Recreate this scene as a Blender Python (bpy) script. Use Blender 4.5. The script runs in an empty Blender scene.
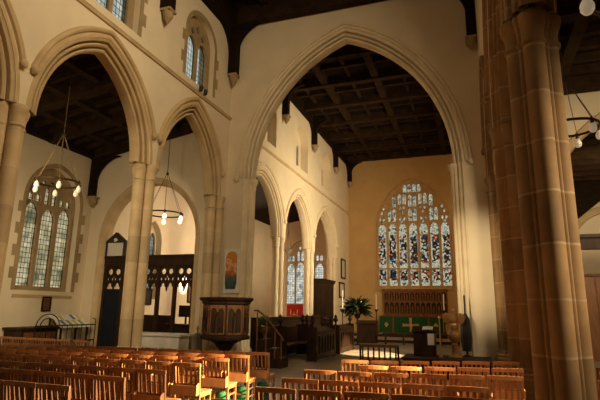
import bpy, bmesh, math, random
from math import sin, cos, pi, sqrt, atan2, acos
from mathutils import Vector, Matrix, geometry
random.seed(7)
SC = bpy.context.scene
COL = SC.collection

# ------------------------------------------------------------------ materials
def new_mat(name):
    m = bpy.data.materials.new(name); m.use_nodes = True
    nt = m.node_tree; nt.nodes.clear()
    out = nt.nodes.new('ShaderNodeOutputMaterial')
    return m, nt, out
def N(nt, t, **kw):
    n = nt.nodes.new(t)
    for k, v in kw.items():
        if k in n.inputs.keys() if isinstance(k, str) else False: n.inputs[k].default_value = v
        else: setattr(n, k, v)
    return n
def ramp(nt, fac, stops, interp='LINEAR'):
    r = nt.nodes.new('ShaderNodeValToRGB'); r.color_ramp.interpolation = interp
    e = r.color_ramp.elements
    while len(e) < len(stops): e.new(0.5)
    for q, (p, c) in zip(e, stops): q.position = p; q.color = (c[0], c[1], c[2], 1)
    nt.links.new(fac, r.inputs[0]); return r.outputs[0]
def noisy(name, c1, c2, scale=4.0, rough=0.7, metal=0.0, stretch=(1, 1, 1), bump=0.0, spec=0.3):
    m, nt, out = new_mat(name)
    tc = N(nt, 'ShaderNodeTexCoord'); mp = N(nt, 'ShaderNodeMapping'); mp.inputs['Scale'].default_value = stretch
    nt.links.new(tc.outputs['Object'], mp.inputs[0])
    nz = N(nt, 'ShaderNodeTexNoise'); nz.inputs['Scale'].default_value = scale; nz.inputs['Detail'].default_value = 4
    nt.links.new(mp.outputs[0], nz.inputs['Vector'])
    b = N(nt, 'ShaderNodeBsdfPrincipled'); b.inputs['Roughness'].default_value = rough; b.inputs['Metallic'].default_value = metal
    b.inputs['Specular IOR Level'].default_value = spec
    nt.links.new(ramp(nt, nz.outputs['Fac'], [(0.3, c1), (0.7, c2)]), b.inputs['Base Color'])
    if bump:
        bp = N(nt, 'ShaderNodeBump'); bp.inputs['Strength'].default_value = bump; bp.inputs['Distance'].default_value = 0.02
        nt.links.new(nz.outputs['Fac'], bp.inputs['Height']); nt.links.new(bp.outputs[0], b.inputs['Normal'])
    nt.links.new(b.outputs[0], out.inputs[0]); return m
def stone_mat(name, c1, c2, joint, course=0.62, jw=0.045):
    m, nt, out = new_mat(name)
    tc = N(nt, 'ShaderNodeTexCoord'); nz = N(nt, 'ShaderNodeTexNoise'); nz.inputs['Scale'].default_value = 3.0; nz.inputs['Detail'].default_value = 5
    nt.links.new(tc.outputs['Object'], nz.inputs['Vector'])
    sep = N(nt, 'ShaderNodeSeparateXYZ'); nt.links.new(tc.outputs['Object'], sep.inputs[0])
    # wobbling horizontal joints and a tone per course
    wob = N(nt, 'ShaderNodeMath', operation='MULTIPLY_ADD'); nt.links.new(nz.outputs['Fac'], wob.inputs[0]); wob.inputs[1].default_value = 0.06; nt.links.new(sep.outputs['Z'], wob.inputs[2])
    dv = N(nt, 'ShaderNodeMath', operation='DIVIDE'); nt.links.new(wob.outputs[0], dv.inputs[0]); dv.inputs[1].default_value = course
    fr = N(nt, 'ShaderNodeMath', operation='FRACT'); nt.links.new(dv.outputs[0], fr.inputs[0])
    lt = N(nt, 'ShaderNodeMath', operation='LESS_THAN'); nt.links.new(fr.outputs[0], lt.inputs[0]); lt.inputs[1].default_value = jw / course
    fl = N(nt, 'ShaderNodeMath', operation='FLOOR'); nt.links.new(dv.outputs[0], fl.inputs[0])
    wn = N(nt, 'ShaderNodeTexWhiteNoise', noise_dimensions='1D'); nt.links.new(fl.outputs[0], wn.inputs['W'])
    base = ramp(nt, nz.outputs['Fac'], [(0.3, c1), (0.7, c2)])
    br = N(nt, 'ShaderNodeMath', operation='MULTIPLY_ADD'); nt.links.new(wn.outputs['Value'], br.inputs[0]); br.inputs[1].default_value = 0.3; br.inputs[2].default_value = 0.85
    sc = N(nt, 'ShaderNodeVectorMath', operation='SCALE'); nt.links.new(base, sc.inputs[0]); nt.links.new(br.outputs[0], sc.inputs['Scale'])
    mx = N(nt, 'ShaderNodeMix', data_type='RGBA'); nt.links.new(lt.outputs[0], mx.inputs['Factor'])
    nt.links.new(sc.outputs[0], mx.inputs[6]); mx.inputs[7].default_value = (*joint, 1)
    b = N(nt, 'ShaderNodeBsdfPrincipled'); b.inputs['Roughness'].default_value = 0.75; b.inputs['Specular IOR Level'].default_value = 0.25
    nt.links.new(mx.outputs[2], b.inputs['Base Color']); nt.links.new(b.outputs[0], out.inputs[0]); return m
def emis(name, c, s, base=None):
    m, nt, out = new_mat(name)
    b = N(nt, 'ShaderNodeBsdfPrincipled'); b.inputs['Base Color'].default_value = (*(base or c), 1)
    b.inputs['Emission Color'].default_value = (*c, 1); b.inputs['Emission Strength'].default_value = s; b.inputs['Roughness'].default_value = 0.3
    nt.links.new(b.outputs[0], out.inputs[0]); return m
def glass_mat(name, kind, axis='x', dim=1.0):
    """leaded window glass: daylight passes through tinted quarries"""
    m, nt, out = new_mat(name)
    tc = N(nt, 'ShaderNodeTexCoord'); sep = N(nt, 'ShaderNodeSeparateXYZ'); nt.links.new(tc.outputs['Object'], sep.inputs[0])
    cmb = N(nt, 'ShaderNodeCombineXYZ'); nt.links.new(sep.outputs['X' if axis == 'x' else 'Y'], cmb.inputs[0]); nt.links.new(sep.outputs['Z'], cmb.inputs[1])
    if kind == 'stained':
        v = N(nt, 'ShaderNodeTexVoronoi', feature='F1', voronoi_dimensions='2D'); v.inputs['Scale'].default_value = 9
        ve = N(nt, 'ShaderNodeTexVoronoi', feature='DISTANCE_TO_EDGE', voronoi_dimensions='2D'); ve.inputs['Scale'].default_value = 9
        for q in (v, ve): nt.links.new(cmb.outputs[0], q.inputs['Vector'])
        wn = N(nt, 'ShaderNodeTexWhiteNoise', noise_dimensions='3D'); nt.links.new(v.outputs['Color'], wn.inputs['Vector'])
        fig = ramp(nt, wn.outputs['Value'], [(0, (.015, .012, .012)), (.18, (.08, .045, .03)), (.3, (.6, .58, .46)), (.40, (.5, .06, .03)), (.47, (.02, .02, .025)),
              (.64, (.10, .22, .38)), (.69, (.6, .58, .48)), (.78, (.40, .23, .07)), (.85, (.04, .035, .03)), (.94, (.5, .52, .45))], 'CONSTANT')
        can = ramp(nt, wn.outputs['Value'], [(0, (.58, .60, .48)), (.3, (.72, .69, .53)), (.5, (.32, .38, .33)), (.66, (.60, .56, .38)), (.8, (.10, .085, .06)), (.92, (.55, .6, .54))], 'CONSTANT')
        # canopies and borders are pale, the figure zones are deep coloured
        md = N(nt, 'ShaderNodeMath', operation='PINGPONG'); 
        sh = N(nt, 'ShaderNodeMath', operation='ADD'); nt.links.new(sep.outputs['X' if axis == 'x' else 'Y'], sh.inputs[0]); sh.inputs[1].default_value = 100 * .714 + 3.5 + .357
        nt.links.new(sh.outputs[0], md.inputs[0]); md.inputs[1].default_value = .357   # 0 on a mullion, .357 mid-light
        inside = N(nt, 'ShaderNodeMath', operation='GREATER_THAN'); nt.links.new(md.outputs[0], inside.inputs[0]); inside.inputs[1].default_value = .135
        zr = ramp(nt, N_div(nt, sep.outputs['Z'], 12.0), [(0, (0, 0, 0)), (3.62 / 12, (1, 1, 1)), (4.32 / 12, (0, 0, 0)), (4.78 / 12, (1, 1, 1)), (6.75 / 12, (0, 0, 0)), (7.9 / 12, (.5, .5, .5))], 'CONSTANT')
        mu = N(nt, 'ShaderNodeMath', operation='MULTIPLY'); nt.links.new(zr, mu.inputs[0]); nt.links.new(inside.outputs[0], mu.inputs[1])
        mx = N(nt, 'ShaderNodeMix', data_type='RGBA'); nt.links.new(mu.outputs[0], mx.inputs['Factor']); nt.links.new(can, mx.inputs[6]); nt.links.new(fig, mx.inputs[7])
        col = mx.outputs[2]
        lead = N(nt, 'ShaderNodeMath', operation='LESS_THAN'); nt.links.new(ve.outputs['Distance'], lead.inputs[0]); lead.inputs[1].default_value = .05
        ldark = (.02, .018, .015)
    else:
        bk = N(nt, 'ShaderNodeTexBrick'); bk.offset = 0.0; bk.inputs['Scale'].default_value = 1.0
        bk.inputs['Brick Width'].default_value = .13; bk.inputs['Row Height'].default_value = .17; bk.inputs['Mortar Size'].default_value = .011; bk.inputs['Mortar Smooth'].default_value = 0
        bk.inputs['Color1'].default_value = (0, 0, 0, 1); bk.inputs['Color2'].default_value = (1, 1, 1, 1)
        nt.links.new(cmb.outputs[0], bk.inputs['Vector'])
        nz = N(nt, 'ShaderNodeTexNoise', noise_dimensions='2D'); nz.inputs['Scale'].default_value = 1.6; nz.inputs['Detail'].default_value = 3; nt.links.new(cmb.outputs[0], nz.inputs['Vector'])
        pal = {'lattice': [(.3, (.2, .19, .11)), (.45, (.5, .45, .27)), (.6, (.85, .76, .5)), (.75, (.42, .40, .26))],
               'blue': [(.3, (.2, .24, .27)), (.48, (.42, .52, .56)), (.6, (.85, .9, .9)), (.72, (.3, .38, .4))],
               'bright': [(.3, (.28, .35, .36)), (.45, (.85, .9, .9)), (.6, (.95, .93, .85)), (.75, (.4, .42, .36))],
               'clear': [(.3, (.55, .68, .66)), (.5, (.75, .85, .84)), (.7, (.6, .75, .76))]}[kind]
        base = ramp(nt, nz.outputs['Fac'], pal)
        ad = N(nt, 'ShaderNodeMix', data_type='RGBA', blend_type='MULTIPLY'); ad.inputs['Factor'].default_value = .35; nt.links.new(base, ad.inputs[6]); nt.links.new(bk.outputs['Color'], ad.inputs[7])
        col = ad.outputs[2]; lead = bk; ldark = (.05, .05, .045)
    mx2 = N(nt, 'ShaderNodeMix', data_type='RGBA'); nt.links.new(lead.outputs[0] if kind == 'stained' else lead.outputs['Fac'], mx2.inputs['Factor'])
    nt.links.new(col, mx2.inputs[6]); mx2.inputs[7].default_value = (*ldark, 1)
    dm = N(nt, 'ShaderNodeVectorMath', operation='SCALE'); nt.links.new(mx2.outputs[2], dm.inputs[0]); dm.inputs['Scale'].default_value = dim
    tr = N(nt, 'ShaderNodeBsdfTransparent'); nt.links.new(dm.outputs[0], tr.inputs['Color'])
    gl = N(nt, 'ShaderNodeBsdfGlossy'); gl.inputs['Color'].default_value = (.05, .05, .05, 1); gl.inputs['Roughness'].default_value = .3
    ms = N(nt, 'ShaderNodeMixShader'); ms.inputs[0].default_value = .04
    nt.links.new(tr.outputs[0], ms.inputs[1]); nt.links.new(gl.outputs[0], ms.inputs[2]); nt.links.new(ms.outputs[0], out.inputs[0])
    return m
def N_div(nt, sock, v):
    d = nt.nodes.new('ShaderNodeMath'); d.operation = 'DIVIDE'; nt.links.new(sock, d.inputs[0]); d.inputs[1].default_value = v
    return d.outputs[0]
def tile_floor(name):
    m, nt, out = new_mat(name)
    tc = N(nt, 'ShaderNodeTexCoord'); bk = N(nt, 'ShaderNodeTexBrick'); bk.inputs['Scale'].default_value = 1.0
    bk.inputs['Brick Width'].default_value = .9; bk.inputs['Row Height'].default_value = .6; bk.inputs['Mortar Size'].default_value = .012
    bk.inputs['Color1'].default_value = (.20, .155, .105, 1); bk.inputs['Color2'].default_value = (.27, .21, .14, 1); bk.inputs['Mortar'].default_value = (.09, .07, .05, 1)
    nt.links.new(tc.outputs['Object'], bk.inputs['Vector'])
    b = N(nt, 'ShaderNodeBsdfPrincipled'); b.inputs['Roughness'].default_value = .45; b.inputs['Specular IOR Level'].default_value = .4
    nt.links.new(bk.outputs['Color'], b.inputs['Base Color']); nt.links.new(b.outputs[0], out.inputs[0]); return m

M = {}
M['plaster'] = noisy('cream_plaster', (.68, .57, .40), (.75, .63, .45), 1.3, .85, spec=.1)
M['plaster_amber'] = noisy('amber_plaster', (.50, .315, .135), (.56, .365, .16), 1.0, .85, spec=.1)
M['plaster_pink'] = noisy('pink_plaster', (.66, .46, .31), (.74, .53, .36), 1.0, .85, spec=.1)
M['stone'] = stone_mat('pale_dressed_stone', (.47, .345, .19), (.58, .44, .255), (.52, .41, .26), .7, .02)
M['stone_arch'] = noisy('ochre_arch_stone', (.45, .32, .165), (.57, .42, .235), 2.2, .8, spec=.15)
M['stone_pale'] = noisy('cream_arch_stone', (.66, .54, .37), (.76, .64, .44), 2.2, .8, spec=.15)
M['stone_shaded'] = stone_mat('shaded_pier_stone', (.22, .125, .055), (.31, .185, .085), (.36, .25, .13), .62, .028)  # sandstone darkened, the shade on these piers put into its colour
M['stone_quoin'] = noisy('quoin_stone', (.28, .195, .10), (.39, .28, .15), 2.5, .8, spec=.15)
M['tracery'] = noisy('tracery_stone', (.42, .27, .12), (.52, .35, .17), 3, .8, spec=.15)
M['tracery_pale'] = noisy('tracery_pale_stone', (.55, .42, .26), (.66, .52, .34), 3, .8, spec=.15)
M['oak_black'] = noisy('black_roof_oak', (.010, .005, .0025), (.022, .012, .006), 3, .8, stretch=(1, 1, 6), spec=.08)
M['oak_beam'] = noisy('roof_beam_oak', (.022, .012, .0055), (.045, .024, .011), 3, .8, spec=.08)
M['oak_dark'] = noisy('dark_carved_oak', (.016, .007, .003), (.04, .018, .007), 4, .55, stretch=(2, 2, .6), spec=.2)
M['oak_brown'] = noisy('brown_carved_oak', (.10, .04, .014), (.19, .08, .028), 5, .5, stretch=(3, 3, .8), spec=.25)
M['chair'] = noisy('chair_wood', (.17, .066, .023), (.26, .105, .038), 9, .42, stretch=(1, 1, .25), spec=.5)
M['chair_lt'] = noisy('chair_wood_light', (.26, .1, .032), (.37, .15, .05), 9, .42, stretch=(1, 1, .25), spec=.5)
M['seat'] = noisy('chair_seat', (.28, .11, .035), (.38, .17, .06), 20, .6)
M['green_cloth'] = noisy('green_hassock_cloth', (.02, .13, .04), (.05, .24, .08), 25, .9)
M['iron'] = noisy('black_iron', (.012, .011, .010), (.025, .022, .018), 8, .5, .6)
M['bronze'] = noisy('dark_bronze', (.05, .03, .012), (.10, .06, .025), 8, .4, .7)
M['rod'] = noisy('brass_rod', (.16, .10, .04), (.22, .14, .06), 8, .45, .5)
M['gold'] = noisy('gilded_brass', (.55, .32, .09), (.75, .46, .15), 8, .35, .7)
M['bulb'] = emis('opal_bulb', (1, .82, .55), .16, (.8, .74, .62))
M['bulb_lit'] = emis('lit_bulb', (1, .86, .6), 2.2, (.9, .85, .75))
M['altar_green'] = noisy('green_frontal_cloth', (.006, .055, .014), (.012, .09, .022), 12, .8)
M['red_cloth'] = noisy('red_cloth', (.34, .012, .012), (.46, .025, .02), 6, .8)
M['white_cloth'] = noisy('white_linen', (.62, .58, .5), (.74, .7, .62), 5, .9)
M['paper'] = noisy('white_paper', (.7, .66, .56), (.8, .76, .66), 5, .9)
M['wax'] = emis('candle_wax', (.9, .75, .5), .06, (.8, .72, .55))
M['foliage'] = noisy('dark_leaves', (.010, .018, .007), (.028, .045, .018), 14, .6)
M['foliage_lt'] = noisy('fresh_leaves', (.05, .09, .02), (.13, .17, .05), 14, .6)
M['flower_white'] = noisy('white_petals', (.6, .56, .42), (.75, .7, .55), 9, .8)
M['flower_yellow'] = noisy('yellow_petals', (.6, .38, .06), (.75, .5, .1), 9, .8)
M['marble'] = noisy('white_marble', (.55, .5, .42), (.68, .63, .54), 3, .5)
M['grey_stone'] = noisy('grey_stone', (.28, .24, .18), (.38, .33, .25), 4, .8)
M['blue_cloth'] = noisy('blue_cloth', (.03, .06, .15), (.08, .13, .26), 18, .9)
M['curtain'] = noisy('navy_curtain', (.004, .006, .011), (.008, .012, .022), 3, .95, stretch=(12, 12, .4))
M['floor'] = tile_floor('stone_flags')
M['carpet_and_shade'] = noisy('dark_carpet_and_shade', (.03, .014, .008), (.05, .024, .014), 12, .95)  # carpet of the dais, painted shade on the step risers
M['pavement'] = noisy('chancel_pavement', (.26, .2, .13), (.34, .26, .17), 2.5, .5)
M['lead_black'] = noisy('black_board', (.02, .018, .015), (.03, .026, .022), 5, .6)
M['leaflet_blue'] = noisy('blue_print', (.08, .14, .3), (.14, .22, .42), 16, .8)
M['leaflet_yellow'] = noisy('yellow_print', (.55, .42, .14), (.65, .52, .2), 16, .8)
M['leaflet_green'] = noisy('green_print', (.2, .3, .1), (.3, .4, .16), 16, .8)
M['reredos'] = noisy('carved_reredos_wood', (.13, .055, .018), (.25, .115, .04), 7, .55, spec=.2)
M['eagle_wood'] = noisy('golden_eagle_wood', (.26, .12, .04), (.42, .22, .085), 6, .4, .2)
M['g_east'] = glass_mat('stained_glass_east', 'stained', 'x', .85)
M['g_lattice_y'] = glass_mat('leaded_glass_aisle', 'lattice', 'y', .85)
M['g_blue_y'] = glass_mat('leaded_glass_chapel_side', 'blue', 'y', .5)
M['g_bright_x'] = glass_mat('leaded_glass_chapel_end', 'bright', 'x', 1.0)
M['g_clear_y'] = glass_mat('leaded_glass_clerestory', 'clear', 'y', .8)
M['g_dim_y'] = glass_mat('leaded_glass_chancel_clerestory', 'blue', 'y', .4)
def painting_mat():
    m, nt, out = new_mat('abstract_painting')
    tc = N(nt, 'ShaderNodeTexCoord'); sep = N(nt, 'ShaderNodeSeparateXYZ'); nt.links.new(tc.outputs['Object'], sep.inputs[0])
    nz = N(nt, 'ShaderNodeTexNoise'); nz.inputs['Scale'].default_value = 5; nz.inputs['Detail'].default_value = 4; nt.links.new(tc.outputs['Object'], nz.inputs['Vector'])
    a = N(nt, 'ShaderNodeMath', operation='MULTIPLY_ADD'); nt.links.new(nz.outputs['Fac'], a.inputs[0]); a.inputs[1].default_value = 1.1; nt.links.new(sep.outputs['Z'], a.inputs[2])
    c = ramp(nt, N_div(nt, a.outputs[0], 5.0), [(2.9 / 5, (.03, .07, .075)), (3.22 / 5, (.07, .12, .11)), (3.3 / 5, (.35, .10, .03)), (3.5 / 5, (.6, .2, .04)), (3.66 / 5, (.75, .5, .25)), (3.78 / 5, (.65, .18, .03)), (4.0 / 5, (.6, .26, .04))])
    b = N(nt, 'ShaderNodeBsdfPrincipled'); b.inputs['Roughness'].default_value = .7
    nt.links.new(c, b.inputs['Base Color']); nt.links.new(b.outputs[0], out.inputs[0]); return m
M['painting'] = painting_mat()

# ------------------------------------------------------------------ mesh helpers
class MB:
    def __init__(self): self.v = []; self.f = []
    def add(self, vs, fs):
        b = len(self.v); self.v += [tuple(x) for x in vs]; self.f += [tuple(b + i for i in f) for f in fs]; return self
    def box(self, x0, x1, y0, y1, z0, z1):
        return self.add([(x0, y0, z0), (x1, y0, z0), (x1, y1, z0), (x0, y1, z0), (x0, y0, z1), (x1, y0, z1), (x1, y1, z1), (x0, y1, z1)],
                        [(0, 3, 2, 1), (4, 5, 6, 7), (0, 1, 5, 4), (1, 2, 6, 5), (2, 3, 7, 6), (3, 0, 4, 7)])
    def bbox(self, x0, x1, y0, y1, z0, z1, c=.006):
        """box with chamfered vertical edges and top"""
        def ring(z, i): return [(x0 + c + i, y0 + i, z), (x1 - c - i, y0 + i, z), (x1 - i, y0 + c + i, z), (x1 - i, y1 - c - i, z), (x1 - c - i, y1 - i, z), (x0 + c + i, y1 - i, z), (x0 + i, y1 - c - i, z), (x0 + i, y0 + c + i, z)]
        r = ring(z0 + c, 0) ; 
        return self.rings([ring(z0, c * .7), ring(z0 + c, 0), ring(z1 - c, 0), ring(z1, c * .7)])
    def rings(self, rs, cap=True, closed=True):
        n = len(rs[0]); vs = [p for r in rs for p in r]; fs = []
        for k in range(len(rs) - 1):
            for i in range(n if closed else n - 1):
                j = (i + 1) % n; fs.append((k * n + i, k * n + j, (k + 1) * n + j, (k + 1) * n + i))
        if cap and closed: fs.append(tuple(range(n - 1, -1, -1))); fs.append(tuple((len(rs) - 1) * n + i for i in range(n)))
        return self.add(vs, fs)
    def lathe(self, prof, c=(0, 0, 0), seg=16, a0=0):
        rs = []
        for r, z in prof: rs.append([(c[0] + max(r, .0005) * cos(a0 + 2 * pi * i / seg), c[1] + max(r, .0005) * sin(a0 + 2 * pi * i / seg), c[2] + z) for i in range(seg)])
        return self.rings(rs)
    def tube(self, pts, r, seg=8, radii=None, cap=True):
        pts = [Vector(p) for p in pts]; rs = []; up = None
        for i, p in enumerate(pts):
            t = (pts[min(i + 1, len(pts) - 1)] - pts[max(i - 1, 0)]).normalized()
            if up is None: up = t.orthogonal().normalized()
            else: up = (up - t * up.dot(t)).normalized()
            s = t.cross(up); rr = radii[i] if radii else r
            rs.append([p + (up * cos(2 * pi * k / seg) + s * sin(2 * pi * k / seg)) * rr for k in range(seg)])
        return self.rings(rs, cap)
    def loop_tube(self, pts, r, seg=8):
        pts = [Vector(p) for p in pts]; n = len(pts); rs = []; ctr = sum(pts, Vector()) / n
        for i, p in enumerate(pts):
            t = (pts[(i + 1) % n] - pts[i - 1]).normalized(); s = (p - ctr).normalized(); s = (s - t * s.dot(t)).normalized(); u = t.cross(s)
            rs.append([p + (u * cos(2 * pi * k / seg) + s * sin(2 * pi * k / seg)) * r for k in range(seg)])
        rs.append(rs[0]); return self.rings(rs, cap=False)
    def ball(self, c, r, seg=12, rings=8, sc=(1, 1, 1), rot=None):
        rs = []
        for k in range(rings + 1):
            a = -pi / 2 + pi * k / rings; rr = max(cos(a), .02) * r; z = sin(a) * r; ring = []
            for i in range(seg):
                p = Vector((rr * cos(2 * pi * i / seg) * sc[0], rr * sin(2 * pi * i / seg) * sc[1], z * sc[2]))
                if rot: p = rot @ p
                ring.append((c[0] + p.x, c[1] + p.y, c[2] + p.z))
            rs.append(ring)
        return self.rings(rs)
    def prism(self, poly, fmap, d0, d1, holes=()):
        """2D polygon (with holes) -> solid between depths d0, d1"""
        loops = [list(poly)] + [list(h) for h in holes]
        tri = geometry.tessellate_polygon([[Vector((p[0], p[1], 0)) for p in l] for l in loops])
        flat = [p for l in loops for p in l]; n = len(flat)
        vs = [fmap(p[0], p[1], d0) for p in flat] + [fmap(p[0], p[1], d1) for p in flat]
        fs = [tuple(t) for t in tri] + [tuple(i + n for i in reversed(t)) for t in tri]
        b = 0
        for l in loops:
            k = len(l)
            for i in range(k):
                j = (i + 1) % k; fs.append((b + i, b + j, b + j + n, b + i + n))
            b += k
        return self.add(vs, fs)
    def sheet(self, poly, fmap, d):
        self.add([fmap(p[0], p[1], d) for p in poly], [tuple(range(len(poly)))]); return self
    def xf(self, mat):
        self.v = [tuple(mat @ Vector(p)) for p in self.v]; return self
    def build(self, name, mat, parent=None, smooth=.6):
        me = bpy.data.meshes.new(name); me.from_pydata(self.v, [], self.f); me.validate()
        bm = bmesh.new(); bm.from_mesh(me); bmesh.ops.recalc_face_normals(bm, faces=bm.faces); bm.to_mesh(me); bm.free()
        me.materials.append(M[mat] if isinstance(mat, str) else mat)
        if smooth:
            for p in me.polygons: p.use_smooth = True
            me.set_sharp_from_angle(angle=smooth)
        o = bpy.data.objects.new(name, me); COL.objects.link(o)
        if parent: o.parent = parent
        return o
def tag(o, label=None, cat=None, group=None, kind=None):
    for k, v in (('label', label), ('category', cat), ('group', group), ('kind', kind)):
        if v: o[k] = v
    return o
def thing(name, label, cat, loc=(0, 0, 0), rz=0, group=None, kind=None):
    o = bpy.data.objects.new(name, None); COL.objects.link(o); o.location = loc; o.rotation_euler = (0, 0, rz); o.empty_display_size = .2
    return tag(o, label, cat, group, kind)
def struct(o, label, cat): return tag(o, label, cat, None, 'structure')
def copy_tree(o, parent=None):
    c = o.copy(); COL.objects.link(c)
    if parent: c.parent = parent
    for ch in list(o.children): copy_tree(ch, c)
    return c
ORD = ['first', 'second', 'third', 'fourth', 'fifth', 'sixth', 'seventh', 'eighth', 'ninth', 'tenth', 'eleventh', 'twelfth', 'thirteenth', 'fourteenth']
# plane maps: (u, z, d) with d > 0 towards the viewer's side of the wall
def on_x(X, s=1): return lambda u, z, d: (X + d * s, u, z)
def on_y(Y, s=-1): return lambda u, z, d: (u, Y + d * s, z)

# ------------------------------------------------------------------ pointed arches
def arch_e(hw, rise): return (rise * rise - hw * hw) / (2 * hw)
def arch_pts(c, hw, zs, rise, n=14, off=0.0, zlo=None):
    """left spring -> apex -> right spring; with normals; off pushes outward"""
    e = arch_e(hw, rise); r = hw + e; R = r + off; out = []
    amax = acos(min(1, max(-1, e / R)))
    for k in range(n + 1):
        a = amax * k / n; out.append((c + e - R * cos(a), zs + R * sin(a)))
    for k in range(n - 1, -1, -1):
        a = amax * k / n; out.append((c - e + R * cos(a), zs + R * sin(a)))
    if zlo is not None: out = [(out[0][0], zlo)] + out + [(out[-1][0], zlo)]
    return out
def arch_z(u, c, hw, zs, rise, off=0.0):
    e = arch_e(hw, rise); R = hw + e + off; d = abs(u - c) + e
    return zs + sqrt(max(0, R * R - d * d))
def sweep_arch(mb, fmap, c, hw, zs, rise, prof, n=14, zlo=None):
    """prof: list of (offset, depth) -> moulding skin following the arch"""
    cols = [arch_pts(c, hw, zs, rise, n, o, zlo) for o, d in prof]
    k = len(cols[0]); vs = []; fs = []
    for i in range(k):
        for col, (o, d) in zip(cols, prof): vs.append(fmap(col[i][0], col[i][1], d))
    m = len(prof)
    for i in range(k - 1):
        for j in range(m - 1): fs.append((i * m + j, i * m + j + 1, (i + 1) * m + j + 1, (i + 1) * m + j))
    mb.add(vs, fs); return mb
def mirror_prof(p, th):
    """front profile -> front + soffit + back (wall from d=0 to d=-th)"""
    return list(reversed([(o, -th - d) for o, d in p])) + p if False else [(o, d) for o, d in reversed(p)] + [(o, -th - d) for o, d in p]
PROF = [(0, -.24), (.015, -.17), (.05, -.14), (.085, -.16), (.095, -.26), (.125, -.25), (.135, -.11), (.17, -.075), (.205, -.09), (.215, -.20), (.243, -.19), (.255, -.04), (.285, -.015), (.30, -.012), (.315, .02), (.36, .03), (.40, .012), (.42, .0)]
PROF_BIG = [(0, -.22), (.02, -.13), (.06, -.10), (.085, -.12), (.095, -.22), (.125, -.21), (.135, -.08), (.18, -.04), (.2, -.06), (.21, -.15), (.238, -.14), (.25, .0), (.285, .03), (.32, .03), (.335, -.01), (.35, -.005), (.365, .045), (.41, .06), (.45, .0)]

# ------------------------------------------------------------------ layout numbers
XL, XR = -7.95, .62            # nave wall faces
TH = .6
YC, YE = 14.78, 33.07          # chancel-arch wall face, east wall face
ZS = 5.42
XN, XS = -13.8, 6.4            # outer aisle walls
NP = [2.3, 6.42, 10.6, 14.48]  # nave piers
CP = [15.72, 20.5, 25.0, 29.85]  # chancel piers

def arcade_wall(name, X, s, piers, zs, half, rise, ztop, y0, y1, holes, label, cut=.3, mat='plaster', prof=PROF, arch_mat='stone_arch', hood_z=.73, th=TH):
    fm = on_x(X, s); poly = [(y0, ztop), (y0, zs)]
    mids = []
    for a, b in zip(piers[:-1], piers[1:]):
        c = (a + b) / 2; hw = (b - a) / 2 - half; mids.append((c, hw))
        poly += arch_pts(c, hw, zs, rise, 16, cut)
    poly += [(y1, zs), (y1, ztop)]
    w = MB().prism(poly, fm, 0, -th, holes).build(name, mat, smooth=None); struct(w, label, 'wall')
    for c, hw in mids:
        a = MB(); sweep_arch(a, fm, c, hw, zs + .002, rise, mirror_prof(prof, th), 18)
        a = a.build('trim_arch', arch_mat); struct(a, 'moulded pointed stone arch of the ' + label.split(' wall')[0] + ' arcade', 'arch')
        h = MB(); pts_prof = [(.43, .0), (.45, .06), (.5, .085), (.55, .06), (.57, 0)]
        # hood mould springs from the stops above the caps
        cols = [[p for p in arch_pts(c, hw, zs, rise, 30, o) if p[1] > zs + hood_z] for o, d in pts_prof]
        k = min(len(q) for q in cols); cols = [q[(len(q) - k) // 2:(len(q) - k) // 2 + k] for q in cols]
        vs = [fm(cols[j][i][0], cols[j][i][1], pts_prof[j][1]) for i in range(k) for j in range(5)]
        h.add(vs, [(i * 5 + j, i * 5 + j + 1, (i + 1) * 5 + j + 1, (i + 1) * 5 + j) for i in range(k - 1) for j in range(4)])
        ho = h.build('hood_mould', arch_mat, a)
        for pt in (cols[2][0], cols[2][-1]):
            p = fm(pt[0], pt[1], .05); MB().ball((p[0], p[1], p[2] - .05), .085, 10, 6, (1, 1, 1.25)).build('hood_stop', arch_mat, a)
    return w

# ------------------------------------------------------------------ floor and steps
struct(MB().box(-14.5, 7, -1, 27, -.12, 0).build('floor', 'floor', smooth=None), 'worn stone flag floor of the church', 'floor')
struct(MB().box(XL, 1.2, 27, 30, -.12, .14).build('floor_sanctuary', 'pavement', smooth=None), 'pale raised step of the sanctuary floor', 'floor')
struct(MB().box(XL, 1.2, 30, YE, -.12, .3).build('floor_altar', 'pavement', smooth=None), 'upper altar step at the far end', 'floor')
struct(MB().box(XN - .4, XL - .01, 27.01, YE, -.12, 0).build('floor_chapel', 'floor', smooth=None), 'stone floor of the side chapel', 'floor')

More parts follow.
